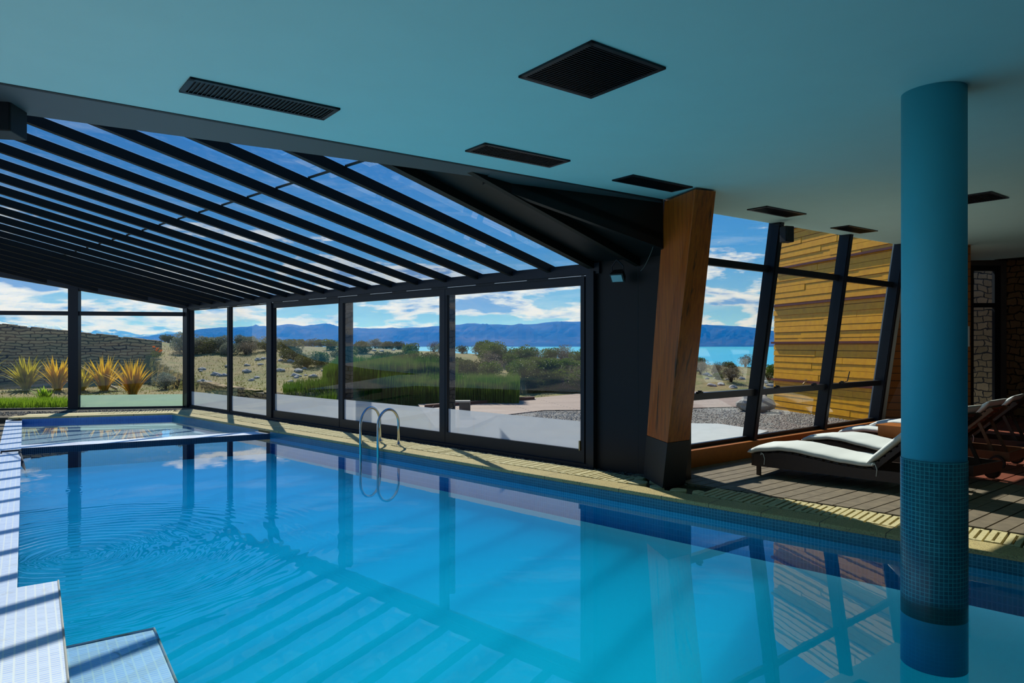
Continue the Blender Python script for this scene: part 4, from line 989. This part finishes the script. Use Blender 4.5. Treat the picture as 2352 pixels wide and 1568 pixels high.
# ================================================================== OBJECTS INDOORS
# leaning timber post
t = thing('timber_post', 'massive leaning red brown timber post on a black base between black wall and lounge', 'post', (1.67, 7.45, ZD))
org = Vector((1.67, 7.45, ZD))
bs = [Vector((1.56, 7.08, ZD)), Vector((1.85, 7.30, ZD)), Vector((1.79, 7.84, ZD)), Vector((1.48, 7.68, ZD))]
tp = [Vector((1.775, 6.60, 3.115)), Vector((2.02, 6.76, 3.13)), Vector((1.95, 7.35, 3.14)), Vector((1.60, 7.17, 3.115))]
lerpq = lambda u, g=0: [b_+(t_-b_)*u+((b_+(t_-b_)*u)-sum([x+(y-x)*u for x, y in zip(bs, tp)], Vector())/4)*g-org for b_, t_ in zip(bs, tp)]
b = MB(); b.hexa(lerpq(.160), lerpq(.999)); b.build('timber_shaft', M['post'], t, bevel=.006)
b = MB(); b.hexa(lerpq(0, .015), lerpq(.160, .015)); b.build('base_sleeve', M['black_plinth'], t, bevel=.005)
# column
t = thing('column', 'round teal column rising from the pool with a mosaic tiled lower part', 'column', (2.52, 4.08, 0))
ct = zc(2.52, 4.08)
b = MB(); b.tube([(0, 0, -1.35), (0, 0, 0), (0, 0, .925)], .174, 96); o = b.build('tiled_base', M['col_tile'], t); o.data.polygons.foreach_set('use_smooth', [len(p.vertices) == 4 for p in o.data.polygons])
b = MB(); b.tube([(0, 0, .925), (0, 0, ct-.001)], .170, 96); o = b.build('painted_shaft', M['col_paint'], t); o.data.polygons.foreach_set('use_smooth', [len(p.vertices) == 4 for p in o.data.polygons])

# pool handrails
def rail(wp, dp, label):
    w_ = gp(*wp, 0.0); d_ = gp(*dp, ZD); hv = Vector((d_.x-w_.x, d_.y-w_.y, 0)); wd = hv.length; r_ = wd/2; top = .665; u = hv.normalized()
    t = thing('pool_handrail', label, 'handrail', (d_.x, d_.y, ZD), 0, 'steel handrails of the pool ladder')
    o = Vector((d_.x, d_.y, ZD)); pts = [w_+Vector((0, 0, -.9)), w_+Vector((0, 0, top-r_))]
    for k in range(1, 16):
        a = PI*k/16; pts.append(w_+u*(r_-r_*math.cos(a))+Vector((0, 0, top-r_+r_*math.sin(a))))
    pts += [Vector((d_.x, d_.y, top-r_)), Vector((d_.x, d_.y, ZD-.005))]
    b = MB(); b.tube([p-o for p in pts], .0195, 14); b.build('tube', M['steel'], t, smooth=True)
    b = MB(); b.tube([(0, 0, 0), (0, 0, .012)], .034, 16); b.build('foot_plate', M['steel'], t)
    return w_
wa = rail((828, 1043), (873, 1014), 'chrome pool ladder handrail, the left of the pair')
wb = rail((868, 1049.5), (915.5, 1021), 'chrome pool ladder handrail, the right of the pair')

# folded metal guard at the joint of the two ledges
g0 = gp(50, 1034, .07); g1 = gp(6, 1038, .07); g2 = gp(61, 1088, .0)
b = MB(); b.tube([(g1.x-.03, g1.y, -.1), (g1.x-.02, g1.y, .075), (g0.x, g0.y, .075), (g0.x+.01, g0.y-.06, .07), (g2.x, g2.y, -.03)], .016, 4)
tag(b.build('ledge_bracket', M['rubber']), 'black metal strip folded over the tiled ledge where it meets the divider', 'bracket')

# ceiling vents
def on_ceiling(px, py):
    z = 3.1
    for _ in range(8):
        Y = 1568*(z-1.6)/(793-py); x = (px-1176)*Y/1568; z = zc(x, Y)
    return x, Y, z
def vent(px, py, lx, ly, label, nsl, frame='soffit', cross=False):
    x, y, z = on_ceiling(px, py); a = math.atan2(BD.y, BD.x)
    t = thing('ceiling_vent', label, 'vent', (x, y, z), a); t.rotation_euler = (0, -math.atan(.0195), a)
    f = MB(); w_ = .028
    f.box(-lx/2, lx/2, -ly/2, -ly/2+w_, -.012, .01); f.box(-lx/2, lx/2, ly/2-w_, ly/2, -.012, .01); f.box(-lx/2, -lx/2+w_, -ly/2, ly/2, -.012, .01); f.box(lx/2-w_, lx/2, -ly/2, ly/2, -.012, .01)
    f.build('frame', M['metal'], t)
    g = MB(); g.box(-lx/2+.01, lx/2-.01, -ly/2+.01, ly/2-.01, -.0025, -.001); g.build('back_panel', M['rubber'], t)
    s = MB()
    if not cross:
        for k in range(nsl):
            u = -lx/2+w_+(lx-2*w_)*(k+.5)/nsl; s.hexa([Vector((u-.001, -ly/2+w_, -.011)), Vector((u+.004, -ly/2+w_, -.011)), Vector((u+.004, ly/2-w_, -.011)), Vector((u-.001, ly/2-w_, -.011))], [Vector((u+.006, -ly/2+w_, -.003)), Vector((u+.010, -ly/2+w_, -.003)), Vector((u+.010, ly/2-w_, -.003)), Vector((u+.006, ly/2-w_, -.003))])
    else:
        for k in range(nsl):
            u = -ly/2+w_+(ly-2*w_)*(k+.5)/nsl; s.box(-lx/2+w_, lx/2-w_, u, u+.005, -.011, -.003)
    s.build('slats', M['metal'], t)
GV = 'strip vents along the ceiling edge'
for (px, py, lab) in ((604, 228.5, 'long slatted ceiling vent nearest the left side of the photo'), (1193, 356.5, 'long slatted ceiling vent in the middle of the ceiling edge, right of the square vent'),
                      (1501, 420.5, 'slatted ceiling vent just left of the timber post head'), (1785.5, 485.3, 'slatted ceiling vent above the nearest leaning mullion'), (1962.7, 526, 'slatted ceiling vent above the far leaning mullions'),
                      (2122, 560, 'slatted ceiling vent mostly hidden behind the teal column')):
    vent(px, py, .86, .255, lab, 34)
t_ = None
vent(1358, 164, .56, .56, 'large square slatted ceiling vent at the top of the photo', 26, cross=True)
vent(2228, 456, .56, .56, 'square ceiling vent peeking out right of the teal column', 20, cross=True)
vent(2340, 597, 1.2, .5, 'wide ceiling vent close to the stone wall and glass door', 20)
# speakers
def speaker(name, label, loc, rz, w_, d_, h_, arm):
    t = thing(name, label, 'speaker', loc, rz); b = MB(); b.box(-w_/2, w_/2, -d_/2, d_/2, 0, h_); b.build('cabinet', M['rubber'], t, bevel=.006)
    b = MB(); b.box(-w_/2+.008, w_/2-.008, -d_/2-.006, -d_/2, .01, h_-.01); b.build('grille', M['metal'], t)
    b = MB(); b.tube([(0, d_/4, h_-.002), (arm[0]*.4, d_/4+arm[1]*.4, h_+arm[2]*.7), arm and (arm[0], d_/4+arm[1], h_+arm[2])], .008, 6); b.build('bracket', M['metal'], t); return t
speaker('wall_speaker', 'small black speaker hanging at the head of the nearest leaning mullion', (3.47, 8.62, 2.90), .35, .13, .11, .20, (-.05, .12, .05))
speaker('corner_speaker', 'black box speaker under the ceiling edge, cut by the left edge of the photo', (-3.12, 4.12, 2.87), .2, .26, .2, .205, (0, .05, .02))
# floodlight
c = W(.66, -.22); t = thing('floodlight', 'small black floodlight with pale glass on the black wall beside the timber post', 'floodlight', (c.x, c.y, 2.40), math.radians(-38)); t.rotation_euler = (math.radians(38), 0, math.radians(-32))
b = MB(); b.hexa([Vector((-.085, -.05, -.06)), Vector((.085, -.05, -.06)), Vector((.06, .06, -.05)), Vector((-.06, .06, -.05))], [Vector((-.085, -.05, .06)), Vector((.085, -.05, .06)), Vector((.06, .06, .05)), Vector((-.06, .06, .05))]); b.build('housing', M['rubber'], t, bevel=.004)
b = MB(); b.box(-.065, .065, -.055, -.05, -.045, .045); b.build('front_glass', M['lampglass'], t)
b = MB(); b.tube([(-.07, 0, .0), (-.07, .05, .10), (0, .08, .17)], .008, 6); b.tube([(.07, 0, .0), (.07, .05, .10), (0, .08, .17)], .008, 6); b.build('bracket', M['metal'], t)
# loose cables by the post
def cable(name, pts, label, r=.004, mat='rubber'):
    pts = [Vector(p) for p in pts]; fine = []
    for i in range(len(pts)-1):
        p0, p1, p2, p3 = pts[max(i-1, 0)], pts[i], pts[i+1], pts[min(i+2, len(pts)-1)]
        for k in range(6):
            u = k/6; fine.append(.5*((2*p1)+(p2-p0)*u+(2*p0-5*p1+4*p2-p3)*u*u+(3*p1-p0-3*p2+p3)*u**3))
    fine.append(pts[-1]); tag(MB().tube(fine, r, 6).build(name, M[mat], smooth=True), label, 'cable')
M['cable'] = simple('grey_cable', (.10, .10, .08), .6)
def atY(px, py, Y): return ((px-1176)*Y/1568, Y, 1.6-(py-793)*Y/1568)
cable('loose_cable', [atY(1485, 464, 7.25), atY(1491, 500, 7.3), atY(1482, 525, 7.32), atY(1495, 545, 7.35), atY(1510, 546, 7.3)], 'thin yellowish loose cable curling beside the timber post head', .0035, 'cable')
cable('hanging_cable', [atY(1515, 485, 7.25), atY(1502, 560, 7.35), atY(1484, 605, 7.5), atY(1472, 622, 7.6)], 'thin dark cable hanging from the ceiling down to the floodlight', .004, 'cable')

# sun loungers
def cushion_rows(prof, y0, y1, th, nseg=20):
    rows = []
    for i, (x, z) in enumerate(prof):
        a = prof[max(i-1, 0)]; c = prof[min(i+1, len(prof)-1)]; d = Vector((c[0]-a[0], 0, c[1]-a[1])).normalized(); n = Vector((-d.z, 0, d.x))
        e = min(1, min(i, len(prof)-1-i)/2+.25); ring = []
        for k in range(nseg):
            t = 2*PI*k/nseg; cx_, sx_ = math.cos(t), math.sin(t)
            yy = (y0+y1)/2+(y1-y0)/2*(abs(cx_)**.35)*(1 if cx_ > 0 else -1); hh = th/2*(abs(sx_)**.7)*(1 if sx_ > 0 else -1)*e
            pil = 1+.05*math.sin(x*9+yy*4)*(1 if sx_ > 0 else 0)
            ring.append(Vector((x, yy, z+th/2))+n*hh*pil)
        rows.append(ring)
    return rows
def ease(tab, x): return lerp_tab(tab, x)
SEAT = [(0, .245), (.12, .262), (.3, .29), (.45, .292), (.7, .262), (.95, .232), (1.15, .222), (1.28, .225)]
def make_lounger(woodname):
    wm = M[woodname]; r = empty('sun_lounger')
    for y in (0.0, .625):
        b = MB(); n = 16
        lo, hi = [], []
        for i in range(n+1):
            x = .02+1.93*i/n; lo.append((x, .105)); hi.append((x, ease(SEAT, min(x, 1.28))-.012 if x < 1.35 else .215))
        for i in range(n):
            b.hexa([Vector((lo[i][0], y, lo[i][1])), Vector((lo[i+1][0], y, lo[i+1][1])), Vector((lo[i+1][0], y+.028, lo[i+1][1])), Vector((lo[i][0], y+.028, lo[i][1]))],
                   [Vector((hi[i][0], y, hi[i][1])), Vector((hi[i+1][0], y, hi[i+1][1])), Vector((hi[i+1][0], y+.028, hi[i+1][1])), Vector((hi[i][0], y+.028, hi[i][1]))])
        b.build('side_rail', wm, r)
    b = MB(); b.box(.0, .025, 0, .653, .105, .24); b.build('foot_board', wm, r); b = MB(); b.box(1.95, 1.975, 0, .653, .105, .215); b.build('head_board', wm, r)
    for y in (.02, .59): b = MB(); b.box(.05, .09, y, y+.04, 0, .11); b.build('leg', wm, r)
    b = MB()
    for i in range(15): x = .06+i*.082; z = ease(SEAT, x)-.018; b.box(x, x+.055, .028, .625, z, z+.016)
    b.build('seat_slats', wm, r)
    th_ = math.radians(44); hx, hz = 1.27, .215
    b = MB(); Mx = Matrix.Translation((hx, 0, hz)) @ Matrix.Rotation(-th_, 4, 'Y')
    for y in (.05, .575): b.box(0, .72, y, y+.028, -.02, .02, 0, Mx)
    for i in range(9): b.box(.03+i*.078, .03+i*.078+.055, .05, .603, .018, .032, 0, Mx)
    b.build('backrest_frame', wm, r)
    tipx, tipz = hx+.5*math.cos(th_), hz+.5*math.sin(th_)
    b = MB()
    for y in (.09, .535): b.hexa([Vector((tipx+.16, y, .13)), Vector((tipx+.20, y, .13)), Vector((tipx+.20, y+.025, .13)), Vector((tipx+.16, y+.025, .13))], [Vector((tipx-.02, y, tipz-.02)), Vector((tipx+.02, y, tipz-.02)), Vector((tipx+.02, y+.025, tipz-.02)), Vector((tipx-.02, y+.025, tipz-.02))])
    b.box(tipx+.15, tipx+.20, .028, .625, .12, .14); b.build('backrest_prop', wm, r)
    for y in (-.05, .665):
        b = MB(); b.tube([(1.86, y, .085), (1.86, y+.035, .085)], .085, 24); w_ = b.build('wheel', M['rubber'], r)
        b = MB(); b.tube([(1.86, y-.003, .085), (1.86, y+.038, .085)], .062, 20); b.build('wheel_disc', wm, w_)
        b = MB(); b.tube([(1.86, y-.006, .085), (1.86, y+.041, .085)], .012, 10); b.build('hub', M['steel'], w_)
    b = MB(); b.tube([(1.86, -.02, .085), (1.86, .67, .085)], .010, 8); b.build('axle', M['steel'], r)
    prof = [(-.05, .215), (-.03, .222)]+[(x/20, ease(SEAT, x/20)+.0015*math.sin(x*1.3)) for x in range(1, 25)]
    prof += [(1.26, .222), (1.285, .232)]
    b = MB().sweep(cushion_rows(prof, .0, .65, .075)); b.build('seat_cushion', M['cushion'], r, smooth=True)
    prof = [(hx-.02+math.cos(th_)*u+ -.03*math.sin(th_), hz+.01+math.sin(th_)*u+.03*math.cos(th_)) for u in [i*.78/16-.02 for i in range(17)]]
    b = MB().sweep(cushion_rows(prof, .0, .65, .07)); b.build('back_cushion', M['cushion'], r, smooth=True)
    b = MB()
    for (x, z) in ((.14, .25), (1.30, .27)): b.tube([(x, -.006, z), (x+.02, -.016, z-.05), (x+.012, -.012, z-.12)], .004, 5); b.tube([(x, -.006, z), (x-.03, -.016, z-.01), (x-.02, -.016, z+.012), (x, -.008, z)], .004, 5)
    b.build('cushion_tie', M['cushion'], r)
    return r
l1 = make_lounger('darkwood'); l1.location = (2.75, 7.84, ZD); l1.rotation_euler = (0, 0, math.radians(-43.2)); GL = 'sun loungers on the lounge deck'
tag(l1, 'dark wooden sun lounger with white cushion nearest the pool edge, its head behind the column', 'sun lounger', GL)
l2 = dup(l1, (3.78, 8.82, ZD), math.radians(-58), 'dark wooden sun lounger with white cushion, second from the pool edge', GL)
l3 = make_lounger('brownwood'); l3.location = (4.62, 9.58, ZD); l3.rotation_euler = (0, 0, math.radians(-51)); tag(l3, 'brown wooden sun lounger with white cushion, third from the pool edge beside the small table', 'sun lounger', GL)
l4 = dup(l1, (5.45, 10.35, ZD), math.radians(-47), 'dark wooden sun lounger with white cushion, farthest from the pool', GL)
t = thing('side_table', 'small orange varnished wooden side table with a slatted top between the loungers', 'table', (5.02, 8.86, ZD), math.radians(-53))
b = MB()
for i in range(6): b.box(-.2, .2, -.2+i*.068, -.2+i*.068+.06, .43, .45)
b.build('tabletop', M['orangewood'], t)
b = MB(); b.box(-.18, .18, -.18, -.16, .30, .43); b.box(-.18, .18, .16, .18, .30, .43); b.box(-.18, -.16, -.16, .16, .30, .43); b.box(.16, .18, -.16, .16, .30, .43); b.build('apron', M['orangewood'], t)
for x in (-.18, .14):
    for y in (-.18, .14): b = MB(); b.box(x, x+.04, y, y+.04, 0, .31); b.build('leg', M['orangewood'], t)
# notices on the board wall
t0 = Vector((7.60, 11.44)); 
b = MB(); b.prism([(7.585, 11.43), (7.64, 11.395), (7.645, 11.405), (7.59, 11.44)], 1.58, 1.92); tag(b.build('notice_board', M['whitebox']), 'small pale notice on the board wall right of the column', 'notice')
b = MB(); b.prism([(7.60, 11.425), (7.618, 11.41), (7.625, 11.42), (7.607, 11.435)], 1.95, 2.2); tag(b.build('thermometer', M['whitebox']), 'narrow white strip hanging above the pale notice', 'sign')
